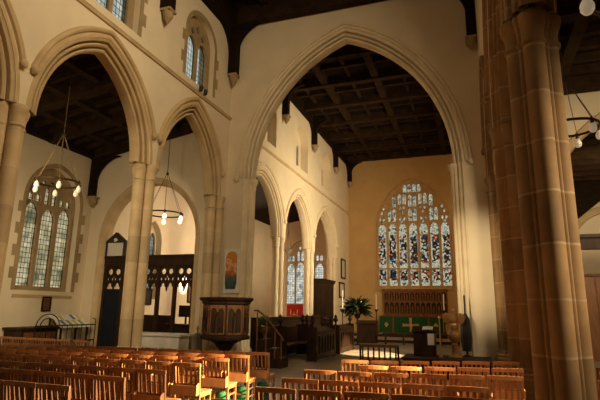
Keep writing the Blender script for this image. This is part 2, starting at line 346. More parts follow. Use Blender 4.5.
# ------------------------------------------------------------------ windows
def light_poly(c, w, z0, z1, point=.9):
    """one light with a pointed cusped head"""
    h = w / 2; r = w * point; out = [(c - h, z0), (c + h, z0), (c + h, z1 - r)]
    for t, f in ((.35, .93), (.6, .68), (.8, .52), (.9, .3), (1.0, 0)): out.append((c + h * f, z1 - r + r * t))
    for t, f in ((.9, .3), (.8, .52), (.6, .68), (.35, .93)): out.append((c - h * f, z1 - r + r * t))
    out.append((c - h, z1 - r)); return out
def diamond(c, z, w, h): return [(c, z - h), (c + w, z), (c, z + h), (c - w, z)]
def make_window(name, label, fm, c, hw, z0, zs, rise, holes, glass, stone='tracery_pale', depth=-.3, th=.14, quoin=0, quoin_mat='stone_quoin', reveal=0):
    o = MB().prism(arch_pts(c, hw, zs, rise, 10, -.004, z0 + .004), fm, depth, depth - th, holes).build(name, stone, smooth=None)
    struct(o, label, 'window')
    MB().sheet(arch_pts(c, hw - .02, zs, rise, 10, 0, z0 + .02), fm, depth - th * .55).build('pane', glass, o, smooth=None)
    if quoin:
        q = MB(); inner = arch_pts(c, hw, zs, rise, 10, .005, z0 - .0); zz = z0; left = []; right = []; k = 0
        outer_l = []; outer_r = []
        while zz < zs - .01:
            z2 = min(zs, zz + .36); w = quoin * (1.7 if k % 2 else .9)
            outer_l += [(c - hw - w, zz), (c - hw - w, z2)]; outer_r += [(c + hw + w, zz), (c + hw + w, z2)]; zz = z2; k += 1
        top = arch_pts(c, hw, zs, rise, 10, quoin * .9)
        outer = outer_l + top + outer_r[::-1]
        q.prism(outer + inner[::-1], fm, .012, -.03)
        q.build('quoin', quoin_mat, o, smooth=None)
    return o

# east window -------------------------------------------------------
EC = -3.52; EHW = 2.5; EZ0, EZS, ERISE = 3.14, 7.15, 3.5
eh = []
pit = .70
lightx = [EC + (i - 3) * pit for i in range(7)]
for x in lightx:
    eh.append([(x - .27, 3.3), (x + .27, 3.3), (x + .27, 4.38), (x - .27, 4.38)])
    eh.append(light_poly(x, .54, 4.48, 7.55, .8))
def fits(poly, m=.1):
    return all(abs(p[0] - EC) < EHW - m and p[1] < arch_z(p[0], EC, EHW, EZS, ERISE, -m) for p in poly)
def addh(p):
    if fits(p): eh.append(p)
for i in (1, 3, 5):
    for s in (-.15, .15): addh(light_poly(lightx[i] + s, .26, 7.68, 8.58, .8)); addh(light_poly(lightx[i] + s, .26, 8.68, 9.54, .8))
for i in (0, 2, 4, 6):
    for s, z in ((-.13, 7.85), (.13, 7.85), (0, 8.3), (0, 7.62), (-.13, 8.62), (.13, 8.62)): addh(diamond(lightx[i] + s, z, .1, .16))
for i in (2, 4):
    for s in (-.16, .16): addh(light_poly(lightx[i] + s, .25, 8.84, 9.62, .8))
for x in (-1.24, -.86, -.48, -.16, .16, .48, .86, 1.24): addh(light_poly(EC + x, .27, 9.70, 10.34 - abs(x) * .14, .8))
for x, z in ((0, 10.44), (-.2, 10.38), (.2, 10.38), (-1.55, 9.62), (1.55, 9.62), (-2.05, 8.85), (2.05, 8.85), (-1.75, 9.28), (1.75, 9.28), (-2.25, 8.2), (2.25, 8.2)): addh(diamond(EC + x, z, .1, .12))
fe = on_y(YE)
w = MB().prism([(XL - TH, -.1), (1.3, -.1), (1.3, 12.6), (XL - TH, 12.6)], fe, 0, -.6, [arch_pts(EC, EHW, EZS, ERISE, 14, 0, EZ0)]).build('wall_east', 'plaster_amber', smooth=None)
struct(w, 'amber plaster wall around the great stained glass window', 'wall')
make_window('window_1', 'great seven-light stained glass window over the altar', fe, EC, EHW, EZ0, EZS, ERISE, eh, 'g_east', 'tracery', -.22, .16)
tr = MB(); sweep_arch(tr, fe, EC, EHW, EZS, ERISE, [(0, -.2), (.02, -.1), (.05, -.08), (.06, .01), (.09, .02), (.11, 0)], 16, EZ0); struct(tr.build('trim_east_window', 'tracery'), 'stone moulding framing the great stained glass window', 'moulding')
struct(MB().box(EC - EHW - .1, EC + EHW + .1, YE - .1, YE - .001, EZ0 - .14, EZ0 - .001).build('trim_east_sill', 'tracery'), 'stone sill below the great stained glass window', 'sill')

# clerestory windows ------------------------------------------------
def clere(y, hw=.84): return arch_pts(y, hw, 10.3, .8, 8, 0, 8.7)
cy = [4.6, 8.6, 12.6]
arcade_wall('wall_north', XL, 1, NP, ZS, .5, 2.25, 12.3, -1, YC - .001, [clere(y) for y in cy], 'north nave wall of cream plaster over the pointed arcade')
for i, y in enumerate(cy):
    hs = [light_poly(y + s, .54, 8.85, 10.35, .75) for s in (-.33, .33)] + [diamond(y + s, 10.55, .12, .17) for s in (-.31, .31)] + [diamond(y, 10.72, .13, .16)]
    make_window('window_%d' % (i + 2), ['clerestory window out past the edge over the near arch', 'clerestory window cut by the top edge of the picture', 'two-light clerestory window high on the north nave wall'][i],
                on_x(XL), y, .84, 8.7, 10.3, .8, hs, 'g_clear_y', 'stone_quoin', -.18, .12, .17)
arcade_wall('wall_south', XR, -1, NP, ZS, .5, 2.25, 12.3, -1, YC - .001, [], 'south nave wall over the shaded stone arcade', mat='plaster', arch_mat='stone_shaded')
ccy = [18.25, 22.8, 27.4]
def cclere(y): return arch_pts(y, 1.0, 10.1, .95, 8, 0, 8.75)
ZC = 4.85
arcade_wall('wall_north_chancel', XL, 1, CP, ZC, .42, 2.3, 12.3, YC + TH + .001, YE - .001, [cclere(y) for y in ccy], 'north chancel wall of pale plaster over the slender arcade', mat='plaster', prof=[(o * .9, d) for o, d in PROF], arch_mat='stone_pale')
# the part of that wall below the last respond
struct(MB().box(XL - TH, XL, 29.75, YE - .001, -.1, ZC - .001).build('wall_north_sanctuary', 'plaster', smooth=None), 'plain plaster wall beside the altar with two frames', 'wall')
for i, y in enumerate(ccy):
    make_window('window_%d' % (i + 5), ['chancel clerestory window beside the chancel arch', 'middle chancel clerestory window in a deep reveal', 'chancel clerestory window closest to the altar'][i],
                on_x(XL), y, 1.0, 8.75, 10.1, .95, [light_poly(y + s, .34, 8.95, 10.3, .75) for s in (-.5, 0, .5)] + [diamond(y, 10.62, .12, .16)], 'g_dim_y', 'plaster', -.42, .12)
# string courses
def string_course(name, X, s, y0, y1, z, label):
    m = MB(); prof = [(0, -.06), (.05, -.05), (.07, 0), (.09, .03), (0, .06)]
    m.add([(X + d * s, y, z + h) for y in (y0, y1) for d, h in prof], [(i, i + 1, i + 6, i + 5) for i in range(4)]); struct(m.build(name, 'stone_arch', smooth=None), label, 'moulding')
string_course('trim_string_nave', XL, 1, 1.5, YC, 8.39, 'thin stone string course under the nave clerestory')
string_course('trim_string_chancel', XL, 1, YC + TH, YE, 8.3, 'thin string course under the chancel clerestory')

# chancel arch wall -------------------------------------------------
AC, AHW, AZS, ARISE = -3.66, 3.35, 6.1, 4.8
fy = on_y(YC)
cut = .3
wp = [(XL - TH, -.1), (AC - AHW - cut, -.1)] + arch_pts(AC, AHW, AZS, ARISE, 24, cut) + [(AC + AHW + cut, -.1), (XR + TH, -.1), (XR + TH, 12.9), (XL - TH, 12.9)]
w = MB().prism(wp, fy, 0, -TH).build('wall_chancel_arch', 'plaster', smooth=None); struct(w, 'cream wall pierced by the great chancel arch', 'wall')
ta = MB(); sweep_arch(ta, fy, AC, AHW, AZS, ARISE, mirror_prof(PROF_BIG, TH), 26)
for s in (-1, 1):   # plain jambs below the springing
    jp = [(0, -.2), (.04, -.1), (.1, -.1), (.13, -.14), (.16, -.06), (.24, -.04), (.27, .012), (.31, .012), (.31, 0)]
    jp = [(o, d) for o, d in reversed(jp)] + [(o, -TH - d) for o, d in jp]
    ta.add([fy(AC + s * (AHW + o), z, d) for z in (0, AZS) for o, d in jp], [(i, i + 1, i + 1 + len(jp), i + len(jp)) for i in range(len(jp) - 1)])
ta = ta.build('trim_chancel_arch', 'stone_pale'); struct(ta, 'tall moulded stone chancel arch', 'arch')
for s in (-1, 1):
    x = AC + s * (AHW - .005)
    MB().lathe([(.075, 0), (.075, 5.72)], (x, YC + .22, .0), 12).build('jamb_shaft', 'stone_pale', ta)
    MB().lathe([(.08, 5.70), (.10, 5.73), (.085, 5.76), (.10, 5.85), (.15, 5.95), (.165, 6.0), (.15, 6.05), (.17, 6.09), (.06, 6.1)], (x, YC + .22, 0), 8, pi / 8).build('capital', 'stone_pale', ta)
    MB().lathe([(.17, 0), (.17, .25), (.13, .3), (.14, .36), (.1, .42), (.08, .46)], (x, YC + .22, 0), 8, pi / 8).build('jamb_base', 'stone_pale', ta)
    p = (AC + s * (AHW + .52), YC - .05, AZS - .02)
    MB().ball(p, .085, 10, 6, (1, 1, 1.25)).build('hood_stop', 'stone_pale', ta)
h = MB(); sweep_arch(h, fy, AC, AHW, AZS, ARISE, [(.47, 0), (.48, .05), (.53, .07), (.56, .04), (.57, 0)], 26); h.build('hood_mould', 'stone_pale', ta)
# south chancel wall (mostly hidden by the arch jamb), solid
struct(MB().box(.95, 1.25, YC + TH + .01, YE, -.1, 12.3).build('wall_south_chancel', 'plaster', smooth=None), 'south chancel wall behind the arch jamb', 'wall')

# north aisle and chapel shell --------------------------------------
AW = 13.05
fn = on_x(XN)
VW = (18.85, .65); AWC = 13.02
w = MB().prism([(-1, -.1), (YE, -.1), (YE, 7.7), (-1, 7.7)], fn, 0, -.5, [arch_pts(AWC, 1.16, 5.2, 1.3, 10, 0, 2.15), arch_pts(VW[0], VW[1], 4.6, 1.0, 8, 0, 2.0)]).build('wall_north_aisle', 'plaster', smooth=None)
struct(w, 'outer north aisle wall of cream plaster with a traceried window', 'wall')
hs = [light_poly(AWC + s, .58, 2.3, 5.15 - (.12 if s == 0 else 0), .75) for s in (-.72, 0, .72)]
for s in (-.72, 0, .72): hs += [light_poly(AWC + s * .93 + q, .23, 5.2 - (.05 if s == 0 else 0), 5.7 - abs(s) * .25 + (.12 if s == 0 else 0), .8) for q in (-.15, .15)]
hs += [diamond(AWC + q, 5.98 - abs(q) * .2, .12, .15) for q in (-.34, 0, .34)] + [diamond(AWC, 6.22, .08, .1)]
aw = make_window('window_8', 'three-light leaded window in the north aisle wall', fn, AWC, 1.16, 2.15, 5.2, 1.3, hs, 'g_lattice_y', 'stone_quoin', -.22, .14, .18)
MB().add([fn(AWC - 1.25, 2.0, .03), fn(AWC + 1.25, 2.0, .03), fn(AWC + 1.14, 2.16, -.22), fn(AWC - 1.14, 2.16, -.22), fn(AWC - 1.25, 1.9, .0), fn(AWC + 1.25, 1.9, .0)], [(0, 1, 2, 3), (4, 5, 1, 0)]).build('window_sill', 'stone_arch', aw, smooth=None)
make_window('window_9', 'narrow leaded window high on the chapel wall behind the pier', fn, VW[0], VW[1], 2.0, 4.6, 1.0, [light_poly(VW[0] + s, .5, 2.15, 5.1, .8) for s in (-.31, .31)], 'g_blue_y', 'tracery_pale', -.3, .14)
# aisle east wall with the arch into the chapel
NA = (-11.1, 1.96, 4.1, 2.1)
wp = [(XN, -.1), (NA[0] - NA[1] - .2, -.1)] + arch_pts(*NA, 16, .2) + [(NA[0] + NA[1] + .2, -.1), (XL - TH - .002, -.1), (XL - TH - .002, 8.3), (XN, 8.3)]
struct(MB().prism(wp, fy, 0, -.5).build('wall_east_aisle', 'plaster', smooth=None), 'end wall of the north aisle with an arch into the chapel', 'wall')
m = MB(); sweep_arch(m, fy, *NA, mirror_prof([(0, -.1), (.03, -.04), (.1, -.02), (.14, .02), (.2, .04), (.24, .0)], .5), 18, 0); struct(m.build('trim_aisle_arch', 'stone_arch'), 'wide pointed arch from the north aisle into the chapel', 'arch')
# chapel end wall
cw = (-11.25, 1.48, 4.95, 1.65)
w = MB().prism([(XN - .5, -.1), (XL - TH - .001, -.1), (XL - TH - .001, 9), (XN - .5, 9)], fe, -.001, -.6, [arch_pts(*cw, 10, 0, 1.95)]).build('wall_east_chapel', 'plaster_pink', smooth=None); struct(w, 'pinkish end wall of the chapel behind the arcade', 'wall')
hs = []
for s in (-1.08, -.36, .36, 1.08):
    hs.append(light_poly(cw[0] + s, .62, 2.05, 5.0 - (.1 if abs(s) > 1 else 0), .75))
    for q in (-.15, .15): 
        zt = 5.95 - abs(s) * .42
        hs.append(light_poly(cw[0] + s + q, .24, 5.06, zt, .8))
for s in (-.4, 0, .4): hs.append(diamond(cw[0] + s, 6.12 - abs(s) * .25, .13, .16))
make_window('window_10', 'bright traceried chapel window seen through the chancel arcade', fe, *[cw[0], cw[1], 1.95, cw[2], cw[3]], hs, 'g_bright_x', 'tracery_pale', -.25, .14)

# south aisle shell --------------------------------------------------
struct(MB().box(XS, XS + .4, -1, 24, -.1, 9).build('wall_south_aisle', 'plaster', smooth=None), 'outer wall of the south aisle', 'wall')
SA = (4.6, 2.4, 4.0, 3.4)
wp = [(XR + TH + .002, -.1), (SA[0] - SA[1] - .2, -.1)] + arch_pts(*SA, 14, .2) + [(SA[0] + SA[1] + .09, -.1), (XS, -.1), (XS, 9), (XR + TH + .002, 9)]
wp = [(XR + TH + .002, -.1), (SA[0] - SA[1] - .2, -.1)] + [p for p in arch_pts(*SA, 14, .2) if p[0] < XS - .05] + [(XS - .01, SA[2]), (XS - .01, 9), (XR + TH + .002, 9)]
struct(MB().prism(wp, fy, 0, -.5).build('wall_east_south_aisle', 'plaster', smooth=None), 'end wall of the south aisle beyond the big pier', 'wall')
m = MB(); sweep_arch(m, fy, *SA, mirror_prof([(0, -.1), (.03, -.03), (.1, -.01), (.14, .03), (.2, .05), (.24, .0)], .5), 14, 0); struct(m.build('trim_south_arch', 'stone_arch'), 'pale arch into the south chapel right of the big pier', 'arch')
struct(MB().box(1.26, XS, 23, 23.4, -.1, 10).build('wall_east_south_chapel', 'plaster', smooth=None), 'far wall of the south chapel', 'wall')
m = MB(); sweep_arch(m, on_y(22.99), 5.4, 1.2, 4.3, 1.5, [(0, 0), (.02, .1), (.15, .14), (.3, .1), (.32, 0)], 12, 2.0); struct(m.build('trim_south_chapel_arch', 'stone_arch'), 'pale moulded arch on the far wall of the south chapel', 'arch')

# west end (behind the photographer)
struct(MB().box(-14.5, 7, -1.4, -1, -.1, 13).build('wall_west', 'plaster', smooth=None), 'west wall behind the viewpoint', 'wall')

# ------------------------------------------------------------------ roofs
def beamx(x0, x1, y, w, z0, z1, n, par, mat='oak_beam'):
    return MB().box(x0, x1, y - w / 2, y + w / 2, z0, z1).build(n, mat, par, smooth=None)
def brace(par, fm, u, z, r, s, t, zt=None):
    """spandrel piece: corner at (u, z), spreading along s and down, concave arc"""
    pts = [(u, z), (u + s * r, z)]
    for k in range(9):
        a = pi / 2 * k / 8; pts.append((u + s * (r - r * sin(a)), z - r + r * cos(a)))
    return MB().prism(pts, fm, t / 2, -t / 2).build('brace', 'oak_black', par, smooth=None)
c1 = MB().box(XL - TH, XR + TH, -1, YC - .002, 12.9, 13.1).build('ceiling', 'oak_black', smooth=None); struct(c1, 'dark timber nave roof', 'ceiling')
for X, s in ((XL, 1), (XR, -1)):
    MB().box(min(X - s * TH, X + s * .14), max(X - s * TH, X + s * .14), -1, YC - .004, 11.68 if s > 0 else 12.1, 12.9).build('wall_plate', 'oak_black', c1, smooth=None)
for y in (2.3, 6.4, 10.42, 14.58):
    beamx(XL + .15, XR - .15, y, .3, 12.0, 12.9 if y > 14 else 12.4, 'tie_beam', c1)
    for X, s in ((XL, 1), (XR, -1)):
        MB().box(min(X + s * .001, X + s * .3), max(X + s * .001, X + s * .3), y - .17, y + .17, 10.02, 12.9).build('wall_post', 'oak_black', c1, smooth=None)
        brace(c1, on_y(y), X + s * .28, 12.05, 1.15, s, .24)
        if s > 0:
            for q in (-1, 1):
                if y > 14 and q > 0: continue
                brace(c1, on_x(X + .06), y + q * .17, 11.7, .95, q, .12)
for x in (-6.5, -5.0, -3.6, -2.2, -.8): MB().box(x - .12, x + .12, -1, YC - .01, 12.55, 12.9).build('purlin', 'oak_beam', c1, smooth=None)
for k in range(20): beamx(XL + .15, XR - .15, 1.9 + k * .66, .14, 12.7, 12.9, 'rafter', c1)
# chancel roof
c2 = MB().box(XL - TH, 1.3, YC + TH + .002, YE, 12.45, 12.65).build('ceiling_chancel', 'oak_black', smooth=None); struct(c2, 'dark panelled timber chancel roof beyond the arch', 'ceiling')
MB().box(XL - .3, XL + .12, YC + TH + .01, YE - .01, 11.75, 12.45).build('wall_plate', 'oak_black', c2, smooth=None)
for k in range(8):
    y = 15.6 + k * 2.42; beamx(XL + .12, 1.0, y, .3, 12.0, 12.45, 'tie_beam', c2)
for x in (-6.0, -3.6, -1.2): MB().box(x - .15, x + .15, YC + TH + .01, YE - .01, 12.1, 12.44).build('purlin', 'oak_beam', c2, smooth=None)
for x in (-7.2, -4.8, -2.4, 0.0): MB().box(x - .07, x + .07, YC + TH + .01, YE - .01, 12.28, 12.44).build('rafter', 'oak_beam', c2, smooth=None)
for k in range(15):
    if k % 2: beamx(XL + .12, 1.0, 15.6 + k * 1.21, .16, 12.22, 12.44, 'rafter', c2)
for y in (20.0, 24.5, 29.1, 32.9):
    MB().box(XL + .001, XL + .28, y - .15, y + .15, 10.6, 12.4).build('wall_post', 'oak_black', c2, smooth=None)
    brace(c2, on_y(y), XL + .26, 12.02, .8, 1, .22)
    for q in (-1, 1):
        if y > 32 and q > 0: continue
        brace(c2, on_x(XL + .06), y + q * .15, 11.78, .7, q, .12)
# north aisle lean-to
def lean(x): return 7.4 + (x - XN) / (XL - TH - XN) * .85
c3 = MB()
def slab(m, x0, x1, y0, y1, t0, t1): m.add([(x, y, lean(x) + t) for t in (t0, t1) for x, y in ((x0, y0), (x1, y0), (x1, y1), (x0, y1))], [(0, 3, 2, 1), (4, 5, 6, 7), (0, 1, 5, 4), (1, 2, 6, 5), (2, 3, 7, 6), (3, 0, 4, 7)]); return m
c3 = slab(c3, XN - .4, XL - TH + .05, -1.2, YE, .25, .4).build('ceiling_north_aisle', 'oak_black', smooth=None); struct(c3, 'dark lean-to timber roof of the north aisle', 'ceiling')
for y in (2.4, 6.5, 8.5, 10.5, 12.5, 14.55): slab(MB(), XN + .001, XL - TH - .001, y - .14, y + .14, -.12, .25).build('tie_beam', 'oak_beam', c3, smooth=None)
for k in range(22): slab(MB(), XN + .001, XL - TH - .001, 2 + k * .6 - .06, 2 + k * .6 + .06, .1, .25).build('rafter', 'oak_beam', c3, smooth=None)
for x in (-12.5, -11.2, -9.9): slab(MB(), x - .1, x + .1, 1, YC - .01, -.02, .25).build('purlin', 'oak_beam', c3, smooth=None)
slab(MB(), XN + .001, XN + .2, 1, YC - .01, -.1, .3).build('wall_plate', 'oak_black', c3, smooth=None)
for y in (10.5, 14.6):
    MB().box(XN + .001, XN + .2, y - .12, y + .12, 5.8, 7.4).build('wall_post', 'oak_black', c3, smooth=None)
    brace(c3, on_y(y), XN + .18, 7.35, 1.1, 1, .2)
# south aisle roof
c4 = MB().box(XR + TH, XS + .4, -1, 24, 8.2, 8.4).build('ceiling_south_aisle', 'oak_black', smooth=None); struct(c4, 'dark timber roof of the south aisle', 'ceiling')
for k in range(20): beamx(XR + TH + .001, XS, 1.5 + k * .68, .16, 8.0, 8.2, 'rafter', c4)
for y in (6.5, 10.5, 14.5): beamx(XR + TH + .001, XS, y, .3, 7.8, 8.2, 'tie_beam', c4)
for x in (2.6, 4.2): MB().box(x - .14, x + .14, 1, YC - .01, 7.85, 8.2).build('purlin', 'oak_beam', c4, smooth=None)
MB().box(XR + TH + .01, XS, 15.3, 22.9, 7.3, 7.4).build('chapel_boards', 'oak_black', c4, smooth=None)
MB().prism([(1.3, 3.6), (4.46, 5.6), (5.27, 6.25), (6.3, 6.9), (6.3, 7.3), (1.3, 7.3)], on_y(22.7), .05, -.05).build('gable_boards', 'oak_black', c4, smooth=None)
for k in range(9): beamx(XR + TH + .02, XS, 15.6 + k * .85, .2, 7.1, 7.3, 'rafter', c4)

# corbels -------------------------------------------------------------
def corbel(x, y, z, s, label, cat='corbel'):
    m = MB(); m.lathe([(.03, -.42), (.08, -.34), (.13, -.22), (.15, -.1), (.17, -.06), (.17, 0)], (0, 0, 0), 10)
    m.ball((0.07, 0, -.2), .1, 8, 6, (1, .9, 1.2)); m.box(-.17, .17, -.17, .17, -.07, 0)
    o = m.build('carved_corbel', 'stone_quoin'); o.location = (x, y, z); o.scale = (s, 1, 1)
    return tag(o, label, cat, 'carved roof corbels')
corbel(XL + .18, 10.42, 10.01, 1, 'carved stone corbel under the roof post between the clerestory windows')
corbel(XL + .18, 14.55, 10.01, 1, 'carved stone corbel at the corner of nave and chancel arch wall')
corbel(XR - .18, 14.55, 10.01, -1, 'carved stone corbel beside the shaded pier, right of the chancel arch')
for y, t in ((20.0, 'first beyond the chancel arch'), (24.5, 'second beyond the chancel arch'), (29.1, 'third beyond the chancel arch'), (32.85, 'in the far corner of the chancel')):
    corbel(XL + .18, y, 10.59, 1, 'small carved corbel under a chancel roof post, ' + t)
corbel(XN + .19, 14.6 - .02, 5.79, 1, 'small stone corbel in the corner of the north aisle')

# ------------------------------------------------------------------ piers
def pier_r(a, S, fillet=True):
    """quatrefoil clustered section: four shafts with small rolls between"""
    r = (.15 if fillet else .17) * S
    for k in range(8):
        if k % 2 and not fillet: continue
        dc, rr = ((.228, .166 if fillet else .158), (.268, .034))[k % 2]
        d = dc * S; q = rr * S; b = a - k * pi / 4
        b = (b + pi) % (2 * pi) - pi
        disc = q * q - (d * sin(b)) ** 2
        if disc > 0 and abs(b) < pi / 2: r = max(r, d * cos(b) + sqrt(disc))
    return r
def pier_rings(S, zs, lim=None, n=128, fillet=True):
    out = []
    for z, g in zs:
        ring = []
        for i in range(n):
            a = 2 * pi * i / n; r = pier_r(a, S, fillet)
            if g > 0: r = r + g + max(0, g - .06) * (.40 * S - r) * 2
            x, y = r * cos(a), r * sin(a)
            if lim: y = min(max(y, lim[0]), lim[1])
            ring.append((x, y, z))
        out.append(ring)
    return out
def make_pier(label, x, y, ztop, S, mat, group, base_h=.72, lim=None):
    t = thing('stone_pier', label, 'pillar', (x, y, 0), 0, group)
    if lim: lim = (lim[0] - y, lim[1] - y)
    fl = mat == 'stone_shaded'
    MB().rings(pier_rings(S, [(base_h - .02, 0), (ztop - .42, 0)], lim, fillet=fl)).build('shaft', mat, t)
    MB().rings(pier_rings(S, [(ztop - .44, .0), (ztop - .42, .028), (ztop - .39, .028), (ztop - .37, .004), (ztop - .25, .008), (ztop - .18, .028), (ztop - .14, .048), (ztop - .13, .036), (ztop - .08, .06), (ztop - .02, .06), (ztop - .002, .045)], lim, fillet=fl)).build('capital', mat, t)
    MB().rings(pier_rings(S, [(0.001, .16), (.32, .16), (.36, .11), (.5, .11), (.55, .07), (.6, .075), (.64, .03), (.68, .03), (base_h - .01, .012), (base_h, 0)], lim, fillet=fl)).build('base', mat, t)
    return t
g1, g2, g3 = 'north nave arcade piers', 'south nave arcade piers', 'chancel arcade piers'
PXL, PXR = XL - TH / 2 + .03, XR + TH / 2
big = (-99, YC - .003)
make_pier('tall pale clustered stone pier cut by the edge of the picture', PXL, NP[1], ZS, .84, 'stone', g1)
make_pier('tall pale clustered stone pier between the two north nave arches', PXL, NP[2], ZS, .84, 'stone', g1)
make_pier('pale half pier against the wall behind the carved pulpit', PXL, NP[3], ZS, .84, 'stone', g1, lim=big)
make_pier('huge shaded stone pier standing closest among the chairs', PXR, NP[1] - .06, ZS, .78, 'stone_shaded', g2)
make_pier('shaded stone pier partly hidden behind the huge closest pier', PXR, NP[2] - .25, ZS, .80, 'stone_shaded', g2)
make_pier('shaded half pier against the plain strip of wall by the chancel arch', PXR, NP[3] - .08, ZS, .84, 'stone_shaded', g2, lim=big)
make_pier('slender cream half pier just inside the chancel arch jamb', XL - .28, CP[0], ZC, .7, 'stone_pale', g3, lim=(YC + TH + .003, 99))
make_pier('slender cream chancel pier left of the chapel window', XL - .28, CP[1], ZC, .72, 'stone_pale', g3)
make_pier('slender cream chancel pier beside the dark organ case', XL - .28, CP[2], ZC, .72, 'stone_pale', g3)
make_pier('cream half pier where the chancel arcade meets the altar wall', XL - .28, CP[3] - .3, ZC, .7, 'stone_pale', g3, lim=(-99, 29.747))

# ------------------------------------------------------------------ chairs
CW = .44
def chair_parts():
    P = []
    h = CW / 2
    def leg(x, y, z1, lean_=0.0):
        m = MB(); a = .017
        def ring(z, dy): return [(x - a, y - a + dy, z), (x + a, y - a + dy, z), (x + a, y + a + dy, z), (x - a, y + a + dy, z)]
        m.rings([ring(0, -.02 if lean_ else 0), ring(.44, 0), ring(z1, -lean_)]); return m
    for s in (-1, 1): P.append(('leg', leg(s * (h - .017), 0, .85, .05), 'chair'))
    for s in (-1, 1): P.append(('leg', leg(s * (h - .03), .38, .43), 'chair'))
    # curved top rail
    m = MB(); rs = []
    for k in range(7):
        x = -h - .005 + (CW + .01) * k / 6; d = .028 * (1 - (2 * k / 6 - 1) ** 2); b = -.062 - d
        zt = .875 + .008 * (1 - (2 * k / 6 - 1) ** 2)
        rs.append([(x, b, .828), (x, b + .026, .828), (x, b + .024, zt), (x, b - .002, zt)])
    m.rings(rs); P.append(('top_rail', m, 'chair_lt'))
    for i in range(5):
        x = (i - 2) * .074; d = .026 * (1 - (x / h) ** 2)
        P.append(('slat', MB().add([(x - .015, -.06 - d, .83), (x + .015, -.06 - d, .83), (x + .015, -.048 - d, .83), (x - .015, -.048 - d, .83),
                 (x - .015, -.022, .57), (x + .015, -.022, .57), (x + .015, -.008, .57), (x - .015, -.008, .57)],
                 [(0, 1, 2, 3), (7, 6, 5, 4), (0, 4, 5, 1), (1, 5, 6, 2), (2, 6, 7, 3), (3, 7, 4, 0)]), 'chair'))
    P.append(('mid_rail', MB().box(-h + .03, h - .03, -.03, -.004, .545, .582), 'chair'))
    b = MB()  # book box on the back
    b.box(-h + .012, h - .012, -.12, -.108, .44, .565); b.box(-h + .012, h - .012, -.12, -.02, .43, .442)
    for s in (-1, 1): b.prism([(-.12, .44), (-.015, .44), (-.015, .60), (-.06, .60), (-.12, .57)], lambda u, z, d, s=s: (s * (h - .012) + d, u, z), .006, -.006)
    P.append(('book_box', b, 'chair_lt'))
    P.append(('seat', MB().bbox(-h + .005, h - .005, .015, .41, .43, .455, .008), 'seat'))
    for s in (-1, 1):
        for z in (.16, .29): P.append(('side_rung', MB().box(s * (h - .03) - .01, s * (h - .03) + .01, .01, .37, z - .011, z + .011), 'chair'))
        P.append(('seat_rail', MB().box(s * (h - .022) - .012, s * (h - .022) + .012, .01, .38, .385, .43), 'chair'))
    P.append(('front_rail', MB().box(-h + .04, h - .04, .37, .392, .385, .43), 'chair'))
    P.append(('back_rung', MB().box(-h + .03, h - .03, -.012, .01, .2, .225), 'chair'))
    return P
proto = thing('church_chair', 'x', 'chair')
for n, m, mt in chair_parts(): m.build(n, mt, proto, smooth=None)
first = [True]
def place_chair(x, y, rz, label, group):
    if first[0]: o = proto; first[0] = False
    else: o = copy_tree(proto)
    o.location = (x, y, 0); o.rotation_euler = (0, 0, rz); o['label'] = label; o['group'] = group
    return o
PITCH = .462
LROWS = [(4.33, -4.0, 3, 0), (5.08, -3.9, 5, 0), (5.83, -3.85, 7, .05), (6.72, -3.87, 8, .06), (7.58, -3.84, 11, .10), (8.24, -3.78, 12, .105), (8.9, -3.66, 13, .11)]
rown = ['front row of the photo', 'second row back', 'third row back', 'fourth row back', 'fifth row back', 'sixth row back', 'furthest row back']
for ri, (y, xr, n, sk) in enumerate(LROWS):
    for k in range(n):
        x = xr - .23 - PITCH * k + random.uniform(-.008, .008)
        if abs(x - PXL) < .75 and abs(y + .2 - NP[1]) < .8: continue
        pos = 'aisle-end' if k == 0 else ORD[k] + ' from the aisle,'
        place_chair(x, y - sk * (xr - x) + random.uniform(-.015, .015), sk * .9 + random.uniform(-.012, .012), f'{pos} slat-back chair of the {rown[ri]}, pulpit side block', 'chairs of the pulpit side block')
for k in range(6):
    x = -8.95 - PITCH * 1.05 * k
    place_chair(x, 9.75 + random.uniform(-.02, .02), random.uniform(-.05, .05), f'slat-back chair in the short aisle row before the railing, {ORD[k]} from the pale pier', 'chairs in the north aisle')
RROWS = [(4.3, -2.33, 1, .1), (5.1, -2.26, 6, .1), (5.83, -2.25, 5, .12), (6.7, -2.27, 6, .2), (7.62, -1.71, 5, .28), (8.3, -2.15, 6, .36)]
for ri, (y, xl, n, sk) in enumerate(RROWS):
    for k in range(n):
        x = xl + .24 + .475 * k
        pos = 'aisle-end' if k == 0 else ORD[k] + ' from the aisle,'
        place_chair(x, y + sk * (x - xl) ** 1.3 * .8 + random.uniform(-.02, .02), random.uniform(-.03, .03) + sk * .7, f'{pos} slat-back chair of the {rown[ri if ri < 5 else 6]}, lectern side block', 'chairs of the lectern side block')
for k, (x, y) in enumerate(((1.66, 7.4), (1.86, 8.25), (1.98, 9.05))):
    place_chair(x, y, .05, ['slat-back chair just right of the huge shaded pier, nearest row', 'slat-back chair just right of the huge shaded pier, middle row', 'slat-back chair just right of the huge shaded pier, back row'][k], 'chairs in the south aisle')

